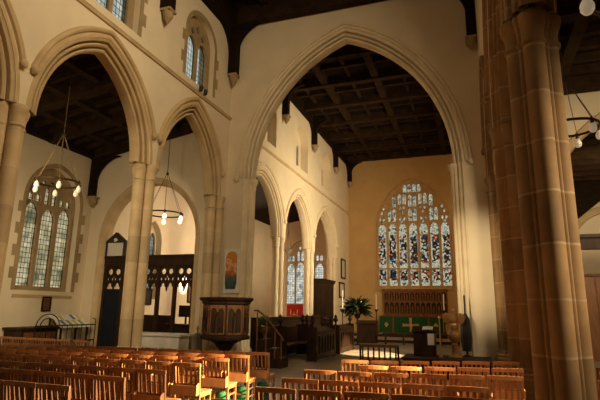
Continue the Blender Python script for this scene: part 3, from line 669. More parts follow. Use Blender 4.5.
# green hassocks by the ends of the rows
hp = thing('green_hassock', 'x', 'kneeler')
MB().bbox(-.125, .125, -.05, .05, .0, .30, .03).build('cushion', 'green_cloth', hp, smooth=.9)
m = MB(); m.tube([(-.04, 0, .295), (-.03, 0, .33), (.03, 0, .33), (.04, 0, .295)], .006, 6); m.build('strap', 'green_cloth', hp)
for k, (x, y, lb) in enumerate([(-4.10, 6.92, 'fourth row back'), (-4.07, 7.78, 'fifth row back'), (-4.01, 8.44, 'sixth row back'), (-3.89, 9.1, 'furthest row back')]):
    o = hp if k == 0 else copy_tree(hp)
    o.location = (x, y, 0.0); o.rotation_euler = (0, 0, .04); o['group'] = 'green hassocks under the aisle-end chairs'
    o['label'] = f'green hassock standing under the aisle-end chair of the {lb}'

# ------------------------------------------------------------------ chandeliers
def chandelier(label, x, y, z, r, zt, ztop, n, bulb, a0=.2, br=.07):
    t = thing('ring_chandelier', label, 'chandelier', (x, y, z), 0, 'hanging ring chandeliers')
    MB().loop_tube([(r * cos(2 * pi * k / 40), r * sin(2 * pi * k / 40), 0) for k in range(40)], .026, 8).build('ring', 'bronze', t)
    MB().tube([(0, 0, zt - z), (0, 0, ztop - z)], .012, 8).build('hanging_rod', 'bronze', t)
    MB().lathe([(.0, -.06), (.045, -.03), (.05, .02), (.02, .06), (.0, .08)], (0, 0, zt - z), 10).build('hub', 'bronze', t)
    for k in range(n):
        a = a0 + 2 * pi * k / n; cx, cy_ = r * cos(a), r * sin(a)
        MB().tube([(cx, cy_, .02), (.02 * cos(a), .02 * sin(a), zt - z)], .007, 6).build('stay', 'rod', t)
        MB().lathe([(.0, .07), (.02, .05), (.024, -.03), (.034, -.05), (.03, -.075), (.0, -.08)], (cx, cy_, 0), 8).build('socket', 'bronze', t)
        MB().lathe([(.0, -.075), (br * .45, -.085), (br * .75, -.12), (br, -.17), (br * .95, -.21), (br * .6, -.25), (0, -.265)], (cx, cy_, 0), 12).build('bulb', bulb, t)
    return t
chandelier('ring chandelier of white bulbs hanging before the three-light aisle window', -9.55, 9.0, 4.66, .53, 5.9, 8.1, 6, 'bulb', .35, .058)
chandelier('ring chandelier with glowing bulbs hanging before the chapel arch', -9.75, 13.8, 4.78, .62, 6.2, 8.1, 6, 'bulb_lit', .1)
chandelier('ring chandelier half hidden by the huge shaded pier', 1.97, 10.0, 5.17, .5, 6.2, 7.9, 6, 'bulb', .1)
chandelier('ring chandelier at the top corner with one white globe in view', 1.86, 5.0, 4.87, .6, 6.4, 8.0, 5, 'bulb', 3.14)
# small hanging lamp in the chapel
t = thing('hanging_lamp', 'small ornate lamp hanging before the bright chapel window', 'lamp', (-10.0, 26.5, 5.0))
MB().lathe([(0, -.3), (.06, -.25), (.2, -.05), (.26, .05), (.2, .1), (.05, .14), (0, .15)], (0, 0, 0), 12).build('bowl', 'grey_stone', t)
m = MB()
for k in range(3): m.tube([(.2 * cos(k * 2.1), .2 * sin(k * 2.1), .1), (0, 0, 1.2)], .012, 5)
m.tube([(0, 0, 1.2), (0, 0, 3.2)], .012, 5); m.build('chain', 'rod', t)

# ------------------------------------------------------------------ pulpit
t = thing('pulpit', 'carved dark oak octagonal pulpit under the orange painting', 'pulpit', (-6.85, 13.1, 0))
R8 = .66; a8 = atan2(-13.1, 6.85)
def octo(r, z): return [(r * cos(a8 + k * pi / 4), r * sin(a8 + k * pi / 4), z) for k in range(8)]
MB().rings([octo(.18, .0 + .28), octo(.16, .5), octo(.3, .68), octo(.56, .80), octo(.64, .86), octo(R8, .9), octo(R8, 1.8)]).build('body', 'oak_dark', t, smooth=None)
MB().rings([octo(R8 + .01, 1.78), octo(R8 + .05, 1.81), octo(R8 + .05, 1.85), octo(R8 + .12, 1.91), octo(R8 + .14, 1.96), octo(R8 + .1, 1.985)]).build('cornice', 'oak_dark', t, smooth=None)
MB().rings([octo(R8 + .05, .80), octo(R8 + .06, .87), octo(R8 + .02, .92)]).build('lower_moulding', 'oak_dark', t, smooth=None)
for k in range(8):
    a = a8 + (k + .5) * pi / 4; ap = R8 * cos(pi / 8); hwid = R8 * sin(pi / 8)
    mt = Matrix.Rotation(a, 4, 'Z')
    fm = lambda u, z, d, mt=mt: tuple(mt @ Vector((ap + d, u, z)))
    pm = MB().prism([(-hwid * .9, .95), (hwid * .9, .95), (hwid * .9, 1.76), (-hwid * .9, 1.76)], fm, .03, .001,
                    [light_poly(q * hwid * .43, hwid * .72, 1.0, 1.68, .7)[::-1] for q in (-1, 1)]).build('carved_panel', 'oak_brown', t, smooth=None)
    fg = MB()
    fg.lathe([(.075, 1.02), (.06, 1.1), (.05, 1.25), (.065, 1.36), (.06, 1.42), (.025, 1.45), (.042, 1.5), (.04, 1.54), (.0, 1.58)], (ap + .04, 0, 0), 10); fg.xf(mt); fg.build('carved_figure', 'oak_dark', pm)
MB().lathe([(.4, .001), (.4, .1), (.3, .14), (.26, .2), (.2, .24), (.18, .3)], (0, 0, 0), 8, a8).build('foot', 'oak_dark', t, smooth=None)
t2 = thing('pulpit_stair', 'small wooden stair with turned rail posts beside the pulpit', 'stairs', (-5.98, 13.95, 0))
for k in range(3): MB().box(-.1 + .26 * k, .16 + .26 * k, -.3, .3, .001, .8 - .26 * k).build('step', 'oak_dark', t2, smooth=None)
for x, h_ in ((-.1, 1.62), (.2, 1.42), (.48, 1.1), (.68, .85)):
    MB().lathe([(.022, .26), (.03, .4), (.018, .6), (.026, h_ * .8), (.018, h_)], (x, -.32, 0), 8).build('post', 'oak_brown', t2)
MB().tube([(-.2, -.32, 1.62), (-.1, -.32, 1.63), (.2, -.32, 1.43), (.48, -.32, 1.11), (.7, -.32, .86), (.74, -.32, .78)], .025, 8).build('handrail', 'oak_brown', t2)

# orange painting
t = thing('painting', 'tall abstract painting in orange and teal on the wall above the pulpit', 'painting', (0, 0, 0))
fpp = on_y(YC - .012)
MB().prism([(-8.0 + .12, 2.16), (-7.3, 2.16), (-7.3, 3.64), (-7.88, 3.64)], fpp, .03, -.005).build('mount', 'paper', t, smooth=None)
MB().prism([(-7.78, 2.3), (-7.42, 2.3), (-7.38, 2.5), (-7.39, 3.4), (-7.45, 3.52), (-7.6, 3.56), (-7.74, 3.5), (-7.8, 3.36), (-7.81, 2.5)], fpp, .04, .03).build('canvas', 'painting', t, smooth=None)

# grey plinth with cross left of the pulpit
t = thing('stone_plinth', 'small grey stone plinth topped by a cross left of the pulpit', 'plinth', (-7.98, 13.45, 0))
MB().lathe([(.2, .001), (.2, .1), (.165, .14), (.16, .78), (.19, .82), (.19, .88), (.05, .92)], (0, 0, 0), 12).build('pedestal', 'grey_stone', t)
MB().box(-.018, .018, -.018, .018, .91, 1.14).box(-.065, .065, -.016, .016, 1.03, 1.07).build('cross', 'gold', t, smooth=None)

# ------------------------------------------------------------------ north aisle furniture
t = thing('oak_chest', 'long black oak chest under the small framed picture', 'chest', (XN + .42, 12.35, 0))
MB().box(-.36, .36, -.7, .7, .1, .92).build('body', 'oak_dark', t, smooth=None)
MB().bbox(-.40, .40, -.76, .76, .92, .99, .015).build('lid', 'oak_dark', t, smooth=None)
for sx in (-1, 1):
    for sy in (-1, 1): MB().box(sx * .3 - .05, sx * .3 + .05, sy * .64 - .05, sy * .64 + .05, .001, .1).build('foot', 'oak_dark', t, smooth=None)
for k in range(3): MB().box(.361, .375, -.62 + k * .43, -.26 + k * .43, .2, .84).build('panel', 'oak_brown', t, smooth=None)
# iron hooped railing
t = thing('iron_railing', 'black iron railing with a hooped end standing by the aisle wall', 'railing', (XN + .92, 0, 0))
for z in (.5, 1.03): MB().box(-.015, .015, 12.0, 14.6, z - .02, z + .02).build('rail', 'iron', t, smooth=None)
for k in range(13):
    y = 12.0 + k * .216; MB().tube([(0, y, .001), (0, y, 1.03)], .012, 6).build('upright', 'iron', t)
for r_, c_ in ((.46, 12.48), (.3, 12.48)):
    MB().tube([(0, c_ - r_ * cos(pi * k / 14), 1.03 + r_ * .8 * sin(pi * k / 14)) for k in range(15)], .016, 6).build('hoop', 'iron', t)
MB().tube([(0, 14.6, .001), (0, 14.6, 1.15), (0, 14.56, 1.22), (0, 14.45, 1.25)], .016, 6).build('end_post', 'iron', t)
MB().tube([(0, 12.0, .001), (0, 12.0, 1.05)], .018, 6).build('end_post', 'iron', t)
# sloping leaflet board behind the railing
t = thing('leaflet_table', 'pale table with a sloping top behind the iron railing', 'table', (XN + .45, 13.85, 0))
MB().add([(.32, -.66, .98), (.32, .68, .98), (-.3, .68, 1.36), (-.3, -.66, 1.36), (.32, -.66, .94), (.32, .68, .94), (-.3, .68, 1.32), (-.3, -.66, 1.32)],
         [(0, 1, 2, 3), (7, 6, 5, 4), (0, 4, 5, 1), (1, 5, 6, 2), (2, 6, 7, 3), (3, 7, 4, 0)]).build('table_top', 'paper', t, smooth=None)
for sx in (-.26, .26):
    for sy in (-.6, .6): MB().box(sx - .025, sx + .025, sy - .025, sy + .025, .001, .97 if sx > 0 else 1.28).build('leg', 'oak_dark', t, smooth=None)
cols = ['paper', 'leaflet_blue', 'leaflet_yellow', 'leaflet_green', 'paper', 'leaflet_yellow', 'leaflet_blue', 'leaflet_green', 'leaflet_yellow']
names = ['white', 'blue', 'yellow', 'green', 'white', 'yellow', 'blue', 'green', 'yellow']
seen = {}
for k in range(9):
    yy = 13.3 + k * .135; xx = XN + .45 + (-.13, .13)[k % 2] + random.uniform(-.02, .02); zz = 1.17 - (xx - XN - .45 - .01) * .613 + .006
    w_, l_ = .062, .12; sl = -.613
    mm = MB().add([(l_, -w_, l_ * sl + .0), (l_, w_, l_ * sl), (-l_, w_, -l_ * sl), (-l_, -w_, -l_ * sl), (l_, -w_, l_ * sl + .01), (l_, w_, l_ * sl + .01), (-l_, w_, -l_ * sl + .01), (-l_, -w_, -l_ * sl + .01)],
                  [(3, 2, 1, 0), (4, 5, 6, 7), (0, 1, 5, 4), (1, 2, 6, 5), (2, 3, 7, 6), (3, 0, 4, 7)]).build('leaflet', cols[k], smooth=None)
    mm.location = (xx, yy, zz); q = seen.get(names[k], 0); seen[names[k]] = q + 1
    tag(mm, f'{names[k]} leaflet on the sloping table, {ORD[k]} from the hooped end of the railing', 'leaflet', 'leaflets on the sloping table')
# small framed picture on aisle wall
t = thing('framed_picture', 'small dark framed picture on the aisle wall under the window', 'picture', (XN, 13.17, 0))
MB().prism([(-.19, 1.47), (.19, 1.47), (.19, 1.97), (-.19, 1.97)], on_x(.0, 1), .035, .002, [[(-.14, 1.52), (-.14, 1.92), (.14, 1.92), (.14, 1.52)]]).build('frame', 'oak_dark', t, smooth=None)
MB().prism([(-.14, 1.52), (.14, 1.52), (.14, 1.92), (-.14, 1.92)], on_x(.0, 1), .016, .004).build('picture_sheet', 'oak_brown', t, smooth=None)

# ------------------------------------------------------------------ chapel screen
t = thing('parclose_screen', 'dark carved oak screen with traceried head filling the chapel arch', 'screen', (0, 0, 0))
fs = on_y(15.0)
x0, x1 = NA[0] - NA[1] + .03, NA[0] + NA[1] - .03
MB().box(x0, x1, 14.92, 15.08, 3.14, 3.5).build('top_beam', 'oak_dark', t, smooth=None)
MB().box(x0, x1, 14.88, 15.12, 3.42, 3.52).build('cornice', 'oak_dark', t, smooth=None)
px = [-12.2, -11.3, -10.62, -9.92, -9.18]
for x in [x0 + .06] + px: MB().box(x - .05, x + .05, 14.93, 15.07, .001, 3.15).build('post', 'oak_dark', t, smooth=None)
allx = [x0 + .06] + px
def ring_hole(cx, cz, r, n=8): return [(cx + r * cos(2 * pi * k / n + .39), cz + r * sin(2 * pi * k / n + .39)) for k in range(n)]
for a, b in zip(allx[:-1], allx[1:]):
    a += .05; b -= .05; c = (a + b) / 2; w_ = b - a
    low = 2.28
    # traceried head: cusped lower edge, circles above
    cus = [(a, 3.15), (a, low)]
    for k in range(2):
        xa = a + w_ * k / 2; ww = w_ / 2
        for t_, z_ in ((.06, .02), (.12, .14), (.22, .1), (.28, .2), (.42, .24), (.5, .34), (.58, .24), (.72, .2), (.78, .1), (.88, .14), (.94, .02)): cus.append((xa + ww * t_, low + z_))
        cus.append((xa + ww, low - (0.06 if k == 0 else 0)))
    cus.append((b, 3.15))
    holes = [ring_hole(a + w_ * f, 2.93, w_ * .17) for f in (.25, .75)] + [diamond(a + w_ * f, 2.66, .05, .09) for f in (.1, .4, .6, .9)] + [diamond(c, 2.74, .035, .08)]
    MB().prism(cus, fs, .03, -.03, holes).build('tracery', 'oak_dark', t, smooth=None)
MB().box(x0 + .11, -12.25, 14.97, 15.03, .001, 2.3).build('door_panel', 'curtain', t, smooth=None)
for a, b in zip(allx[1:-1], allx[2:]): MB().box(a + .05, b - .05, 14.97, 15.03, .001, .72).build('lower_panel', 'oak_dark', t, smooth=None)
# memorial tablet on the screen
t = thing('memorial_tablet', 'white wall tablet with a dark pointed pediment standing over the screen', 'memorial', (-12.62, 15.0, 3.525))
MB().prism([(-.36, 0), (.36, 0), (.36, .5), (-.36, .5)], on_y(0), .05, -.04).build('slab', 'marble', t, smooth=None)
MB().prism([(-.44, .5), (.44, .5), (.44, .56), (0, .9), (-.44, .56)], on_y(0), .09, -.05, [[(-.12, .58), (0, .7), (.12, .58)]]).build('pediment', 'lead_black', t, smooth=None)
for s in (-1, 1): MB().box(s * .4 - .035, s * .4 + .035, -.08, .05, 0, .5).build('side_pilaster', 'lead_black', t, smooth=None)
MB().ball((0, -.07, .6), .08, 8, 6).build('carved_shield', 'marble', t)

# low white-fronted tomb chest before the screen and kneelers along it
t = thing('tomb_chest', 'long low pale stone tomb chest in front of the oak screen', 'tomb', (-9.95, 14.3, 0))
MB().box(-.98, .98, -.3, .3, .001, .74).build('chest', 'marble', t, smooth=None)
MB().bbox(-1.05, 1.05, -.36, .36, .74, .83, .02).build('slab', 'marble', t, smooth=None)
MB().box(-1.02, 1.02, -.34, .34, .001, .12).build('plinth', 'grey_stone', t, smooth=None)
kc = ['blue_cloth', 'green_cloth', 'blue_cloth', 'oak_brown', 'blue_cloth', 'green_cloth', 'blue_cloth']
kn = ['blue', 'green', 'blue', 'brown', 'blue', 'green', 'blue']
for k in range(7):
    o = MB().bbox(-.11, .11, -.08, .08, .12, .40, .03).build('embroidered_kneeler', kc[k], smooth=.9)
    m = MB().box(-.1, .1, -.07, .07, .001, .12); m.build('block', 'oak_dark', o, smooth=None)
    o.location = (-10.75 + k * .27, 13.72, 0); tag(o, f'{kn[k]} kneeler leaning on the tomb chest, {ORD[k]} from the pale pier', 'kneeler', 'kneelers along the tomb chest')

# chapel wall pictures and furniture seen through the screen
def wall_panel(name, label, y0, y1, z0, z1, mat, cat='picture'):
    t = thing(name, label, cat, (XN, 0, 0))
    MB().prism([(y0, z0), (y1, z0), (y1, z1), (y0, z1)], on_x(0), .06, .002, [[(y0 + .07, z0 + .07), (y0 + .07, z1 - .07), (y1 - .07, z1 - .07), (y1 - .07, z0 + .07)]]).build('frame', 'oak_dark', t, smooth=None)
    MB().prism([(y0 + .07, z0 + .07), (y1 - .07, z0 + .07), (y1 - .07, z1 - .07), (y0 + .07, z1 - .07)], on_x(0), .03, .004).build('board', mat, t, smooth=None)
wall_panel('wall_board', 'small black board on the chapel wall by the pale pier', 18.2, 19.0, 1.75, 2.5, 'lead_black', 'board')
wall_panel('wall_board', 'wide brown wooden board on the chapel wall', 22.0, 23.4, 1.9, 3.2, 'oak_brown', 'board')
wall_panel('wall_board', 'second brown wooden board nearer the bright chapel window', 24.1, 25.4, 1.9, 3.1, 'oak_brown', 'board')
t = thing('oak_bench', 'dark oak bench behind the screen in the chapel', 'bench', (-12.2, 17.2, 0))
MB().box(-1.0, .9, -.02, .04, .4, 1.35).build('back', 'oak_dark', t, smooth=None)
MB().box(-1.0, .9, -.45, -.02, .42, .48).build('seat', 'oak_dark', t, smooth=None)
for x in (-1.0, .86): MB().box(x, x + .06, -.45, .04, .001, .9).build('bench_end', 'oak_dark', t, smooth=None)
t = thing('reading_stand', 'small dark reading stand behind the screen in the chapel', 'stand', (-10.9, 17.4, 0))
MB().lathe([(.22, .001), (.22, .05), (.05, .1), (.04, 1.3)], (0, 0, 0), 10).build('pole', 'oak_dark', t)
MB().box(-.26, .26, -.14, .1, 1.3, 1.75).build('desk', 'oak_dark', t, smooth=None)
t = thing('oak_desk', 'low dark oak desk front behind the screen in the chapel', 'desk', (-10.2, 16.4, 0))
MB().box(-.9, .8, -.05, .05, .001, 1.0).build('front', 'oak_dark', t, smooth=None); MB().box(-.95, .85, -.2, .25, 1.0, 1.06).build('desk_top', 'oak_dark', t, smooth=None)

# chapel altar in red seen through the chancel arcade
t = thing('chapel_altar', 'small altar with a red frontal under the bright chapel window', 'altar', (-10.55, 29.3, 0))
MB().box(-.62, .62, -.3, .3, .001, .95).build('table', 'oak_brown', t, smooth=None)
MB().box(-.66, .66, -.34, .34, .95, 1.0).build('altar_cloth', 'white_cloth', t, smooth=None)
MB().box(-.66, .66, .36, .42, 1.0, 1.95).build('red_hanging', 'red_cloth', t, smooth=None)
MB().box(-.63, .63, -.33, -.305, .1, .95).build('frontal', 'red_cloth', t, smooth=None)
for k, x in enumerate((-.2, .22)):
    c_ = thing('candlestick', ['gold candlestick on the red chapel altar, pier side', 'gold candlestick on the red chapel altar, window side'][k], 'candlestick', (-10.55 + x, 29.2, 1.002), 0, 'chapel altar candlesticks')
    MB().lathe([(.09, 0), (.08, .03), (.02, .08), (.035, .2), (.018, .35), (.05, .42), (.02, .45)], (0, 0, 0), 10).build('stick', 'gold', c_); MB().lathe([(.018, .45), (.018, .62)], (0, 0, 0), 8).build('candle', 'wax', c_)
c_ = tag(MB().box(-.025, .025, -.02, .02, .06, .5).box(-.15, .15, -.02, .02, .3, .35).box(-.09, .09, -.06, .06, 0, .06).build('altar_cross', 'gold', smooth=None), 'gold cross standing on the red chapel altar', 'cross'); c_.location = (-10.54, 29.2, 1.002)

# ------------------------------------------------------------------ chancel furniture
def finial(z): return [(.05, z), (.06, z + .03), (.03, z + .07), (.05, z + .1), (.1, z + .17), (.09, z + .22), (.05, z + .27), (.075, z + .31), (.03, z + .36), (.01, z + .4), (0, z + .42)]
def stall_end(par, x, y, d=.34, zt=1.1):
    e = MB().box(x - d / 2, x + d / 2, y - .05, y + .05, .001, zt).build('bench_end', 'oak_dark', par, smooth=None)
    MB().lathe(finial(zt), (x, y, 0), 10).build('poppyhead', 'oak_dark', e)
def choir_desk(label, x, y0, y1):
    t = thing('choir_desk', label, 'choir stall', (0, 0, 0), 0, 'choir stalls')
    n = max(2, int((y1 - y0 - .2) / .32)); w_ = (y1 - y0 - .2) / n; hs = []
    for k in range(n): hs.append(light_poly(y0 + .1 + w_ * (k + .5), w_ * .7, .22, .82, .7))
    MB().prism([(y0 + .05, .05), (y1 - .05, .05), (y1 - .05, .92), (y0 + .05, .92)], on_x(x), .0, -.05, hs).build('front_panel', 'oak_dark', t, smooth=None)
    MB().box(x - .07, x - .055, y0 + .05, y1 - .05, .05, .9).build('backing', 'oak_dark', t, smooth=None)
    MB().add([(x + .04, y, z) for y in (y0 + .05, y1 - .05) for z in (.92, .95)] + [(x - .36, y, z) for y in (y0 + .05, y1 - .05) for z in (1.04, 1.07)],
             [(0, 2, 3, 1), (4, 5, 7, 6), (0, 4, 6, 2), (1, 3, 7, 5), (0, 1, 5, 4), (2, 6, 7, 3)]).build('book_slope', 'oak_dark', t, smooth=None)
    for y in (y0, y1): stall_end(t, x - .16, y)
def choir_bench(label, x, y0, y1):
    t = thing('choir_bench', label, 'choir stall', (0, 0, 0), 0, 'choir stalls')
    MB().box(x - .3, x + .12, y0 + .05, y1 - .05, .42, .48).build('seat', 'oak_brown', t, smooth=None)
    MB().box(x - .36, x - .3, y0 + .05, y1 - .05, .06, 1.05).build('back', 'oak_dark', t, smooth=None)
    for y in (y0, y1): stall_end(t, x - .12, y, .5)
choir_desk('carved choir desk with traceried front, closest to the chancel arch', -4.95, 16.0, 18.3)
choir_desk('carved choir desk further in, behind the first desk', -4.95, 19.0, 21.4)
choir_bench('choir bench with poppyhead ends closest to the pulpit stair', -6.15, 16.0, 18.4)
choir_bench('choir bench with poppyhead ends beyond the first bench', -6.15, 18.9, 21.5)
# dark backing desk rail before arcade
t = thing('stall_screen', 'long black panelled stall back along the chancel arcade', 'screen', (0, 0, 0))
MB().box(-7.4, -7.3, 16.0, 24.4, .001, 1.3).build('panelling', 'oak_dark', t, smooth=None)
MB().box(-7.46, -7.2, 16.0, 24.4, 1.3, 1.37).build('capping', 'oak_dark', t, smooth=None)
# organ case
t = thing('organ_case', 'tall black oak case standing against the chancel arcade', 'organ case', (-7.98, 26.86, 0))
MB().box(-.3, .3, -1.22, 1.22, .001, 3.1).build('case', 'oak_dark', t, smooth=None)
MB().rings([[(-.3 - g, -1.22 - g, z), (.3 + g, -1.22 - g, z), (.3 + g, 1.22 + g, z), (-.3 - g, 1.22 + g, z)] for g, z in ((0, 3.1), (.06, 3.14), (.06, 3.2), (.11, 3.27), (.11, 3.32))]).build('cornice', 'oak_dark', t, smooth=None)
for k in range(4): MB().box(.301, .32, -1.14 + k * .58, -.64 + k * .58, .3, 2.9).build('panel', 'oak_dark', t, smooth=None)
# notices on sanctuary wall
def frame_x(name, label, y0, y1, z0, z1, mat, cat='frame'):
    t = thing(name, label, cat, (XL, 0, 0))
    MB().prism([(y0, z0), (y1, z0), (y1, z1), (y0, z1)], on_x(0), .07, .002, [[(y0 + .12, z0 + .1), (y0 + .12, z1 - .1), (y1 - .12, z1 - .1), (y1 - .12, z0 + .1)]]).build('frame', 'lead_black', t, smooth=None)
    MB().prism([(y0 + .12, z0 + .1), (y1 - .12, z0 + .1), (y1 - .12, z1 - .1), (y0 + .12, z1 - .1)], on_x(0), .03, .004).build('backing', mat, t, smooth=None)
frame_x('wall_frame', 'tall black framed panel high on the sanctuary wall', 30.8, 31.9, 3.65, 4.95, 'marble')
frame_x('wall_frame', 'thin framed panel lower on the sanctuary wall', 30.3, 31.6, 2.4, 3.4, 'plaster', 'frame')
# flower stand
def leaves(mb, c, r, n, L, W, seed, zsq=.9):
    rnd = random.Random(seed)
    for k in range(n):
        a = rnd.uniform(0, 2 * pi); e = rnd.uniform(-.5, 1.3); d = Vector((cos(a) * cos(e), sin(a) * cos(e), sin(e) * zsq))
        b = Vector(c) + d * r * rnd.uniform(.1, .6); tip = b + d * L * rnd.uniform(.6, 1.3) + Vector((0, 0, -L * .25)); s = d.cross(Vector((rnd.uniform(-1, 1), rnd.uniform(-1, 1), 1))).normalized() * W
        mid = (b + tip) / 2 + Vector((0, 0, L * .15))
        mb.add([b, mid + s, tip, mid - s], [(0, 1, 2), (0, 2, 3)])
    return mb
def arrangement(name, label, x, y, zb, h, r, stand, n, fl, seed, mat, z_floor=.0):
    t = thing(name, label, 'flowers', (x, y, z_floor))
    MB().lathe([(.22, .001), (.22, .04), (.05, .08), (.035, zb * .6), (.05, zb - .25), (.13, zb - .2), (.17, zb - .05), (.15, zb)], (0, 0, 0), 12).build('pedestal', stand, t)
    leaves(MB(), (0, 0, zb + h * .3), r, n, r * .9, r * .06, seed).build('foliage', mat, t, smooth=None)
    rnd = random.Random(seed + 1)
    for k in range(fl[0]):
        a = rnd.uniform(0, 6.28); e = rnd.uniform(0, 1.2); d = r * .72
        MB().ball((d * cos(a) * cos(e), d * sin(a) * cos(e), zb + h * .3 + d * sin(e)), r * .09, 7, 5, (1, 1, .7)).build('blossom', fl[1], t)
arrangement('flower_pedestal', 'large dark leafy arrangement on a tall stand beside the altar steps', -5.42, 24.3, 1.5, .75, .6, 'iron', 300, (8, 'flower_white'), 3, 'foliage')
arrangement('flower_pedestal', 'small bunch of greenery and yellow flowers near the pulpit stair', -6.6, 15.42, 1.12, .35, .22, 'oak_brown', 220, (10, 'flower_yellow'), 9, 'foliage_lt')
# sanctuary candles
def tall_candle(label, x, y, z, h, hc):
    t = thing('tall_candlestick', label, 'candlestick', (x, y, z), 0, 'tall candlesticks')
    MB().lathe([(.2, .001), (.18, .05), (.05, .12), (.035, h * .4), (.07, h * .45), (.035, h * .5), (.03, h * .9), (.13, h * .97), (.14, h), (.03, h + .01)], (0, 0, 0), 12).build('stand', 'bronze', t)
    MB().lathe([(.035, h), (.035, h + hc), (.01, h + hc + .02)], (0, 0, 0), 10).build('candle', 'wax', t)
tall_candle('tall candlestick between the leafy arrangement and the altar', -5.72, 31.1, .301, 1.42, .95)
tall_candle('tall candlestick at the lectern end of the altar', -1.62, 31.1, .301, 1.42, .95)
tall_candle('slim candlestick standing before the black oak case', -6.0, 23.6, .001, 1.7, .9)
# altar
t = thing('high_altar', 'altar with a green frontal bearing a gold cross', 'altar', (-3.7, 32.1, .3))
MB().box(-1.92, 1.92, -.3, .35, .001, 1.0).build('table', 'oak_brown', t, smooth=None)
MB().box(-1.98, 1.98, -.34, .4, 1.0, 1.04).build('altar_cloth', 'oak_brown', t, smooth=None)
fa = on_y(-.3)
fr = MB().prism([(-1.95, .03), (1.95, .03), (1.95, .99), (-1.95, .99)], fa, .03, .005).build('frontal', 'altar_green', t, smooth=None)
MB().prism([(-.08, .08), (.08, .08), (.07, .42), (.5, .4), (.5, .58), (.07, .56), (.08, .94), (-.08, .94), (-.07, .56), (-.5, .58), (-.5, .4), (-.07, .42)], fa, .04, .031).build('cross', 'gold', fr, smooth=None)
for x in (-1.1, 1.1): MB().box(x - .07, x + .07, -.338, -.331, .03, .99).build('orphrey', 'oak_brown', fr, smooth=None)
for x in (-1.52, 1.52): MB().prism(diamond(x, .5, .14, .17), fa, .04, .031).build('emblem', 'gold', fr, smooth=None)
# reredos
t = thing('reredos', 'carved oak reredos of niches and figures under the stained glass window', 'reredos', (-3.5, YE - .02, .3))
zb, zt_ = 1.12, 2.72
MB().box(-2.02, 2.02, -.2, -.001, .9, zt_).build('backboard', 'oak_dark', t, smooth=None)
for k in range(12):
    c_ = -2.0 + 4.0 * (k + .5) / 12; hw_ = .152
    nb = MB().prism([(c_ - .165, zb), (c_ + .165, zb), (c_ + .165, zt_ - .08), (c_ - .165, zt_ - .08)], on_y(-.2), .1, .001,
                    [light_poly(c_, .25, zb + .08, zb + .8, .7), light_poly(c_, .25, zb + .9, zt_ - .14, .7)]).build('niche', 'reredos', t, smooth=None)
    for z0 in (zb + .1, zb + .92): MB().lathe([(.07, z0), (.055, z0 + .2), (.065, z0 + .36), (.025, z0 + .4), (.045, z0 + .46), (0, z0 + .53)], (c_, -.25, 0), 8).build('statuette', 'reredos', nb)
MB().box(-2.08, 2.08, -.34, -.0005, zt_ - .08, zt_ + .04).build('cornice', 'reredos', t, smooth=None)
MB().box(-2.08, 2.08, -.38, -.0005, zb - .1, zb).build('shelf', 'reredos', t, smooth=None)

# strips on the altar step risers, shade put in as dark colour
for y, z, n in ((26.98, .139, 'lower'), (29.98, .299, 'upper')): struct(MB().box(-7.5, .5, y - .01, y + .012, .0 if z < .2 else .141, z).build('trim_step_shade', 'carpet_and_shade', smooth=None), f'shaded riser of the {n} altar step', 'step')
t = thing('kneeling_rail', 'long low dark kneeling rail before the altar steps', 'rail', (0, 25.6, 0))
MB().bbox(-4.4, -.6, -.07, .07, .46, .56, .02).build('top_rail', 'oak_dark', t, smooth=None)
for k in range(5): MB().box(-4.3 + k * .9, -4.22 + k * .9, -.05, .05, .001, .46).build('post', 'oak_dark', t, smooth=None)
# dark prayer desks beyond the arch, north side of the altar
t = thing('prayer_desk', 'dark prayer desk between the leafy arrangement and the altar', 'desk', (-5.3, 25.9, 0))
MB().box(-.5, .5, -.04, .04, .001, 1.0).build('front', 'oak_dark', t, smooth=None)
MB().add([(-.55, -.1, 1.0), (.55, -.1, 1.0), (.55, .35, 1.15), (-.55, .35, 1.15), (-.55, -.1, .96), (.55, -.1, .96), (.55, .35, 1.11), (-.55, .35, 1.11)], [(0, 1, 2, 3), (7, 6, 5, 4), (0, 4, 5, 1), (1, 5, 6, 2), (2, 6, 7, 3), (3, 7, 4, 0)]).build('book_slope', 'oak_dark', t, smooth=None)
for x in (-.5, .46): MB().box(x, x + .05, -.05, .4, .001, 1.05).build('side', 'oak_dark', t, smooth=None)
# slatted bench before the chancel step
t = thing('slatted_bench', 'dark slatted bench back standing alone before the chancel', 'bench', (-2.32, 12.9, 0), .08)
MB().bbox(-.5, .5, -.03, .02, .76, .83, .01).build('top_rail', 'oak_brown', t, smooth=None)
for k in range(7): MB().box(-.42 + k * .14 - .02, -.42 + k * .14 + .02, -.015, .01, .45, .77).build('slat', 'oak_dark', t, smooth=None)
for x in (-.48, .48):
    MB().box(x - .025, x + .025, -.03, .02, .001, .78).build('leg', 'oak_dark', t, smooth=None); MB().box(x - .025, x + .025, .36, .41, .001, .42).build('leg', 'oak_dark', t, smooth=None)
MB().box(-.5, .5, -.02, .42, .42, .455).build('seat', 'oak_brown', t, smooth=None)
# dais
t = thing('dais', 'low dark platform under the eagle lectern', 'platform', (0, 0, 0))
MB().box(-1.8, .36, 13.45, 14.7, .001, .44).build('riser', 'oak_dark', t, smooth=None)
MB().box(-1.84, .4, 13.4, 14.72, .44, .49).build('deck', 'carpet_and_shade', t, smooth=None)
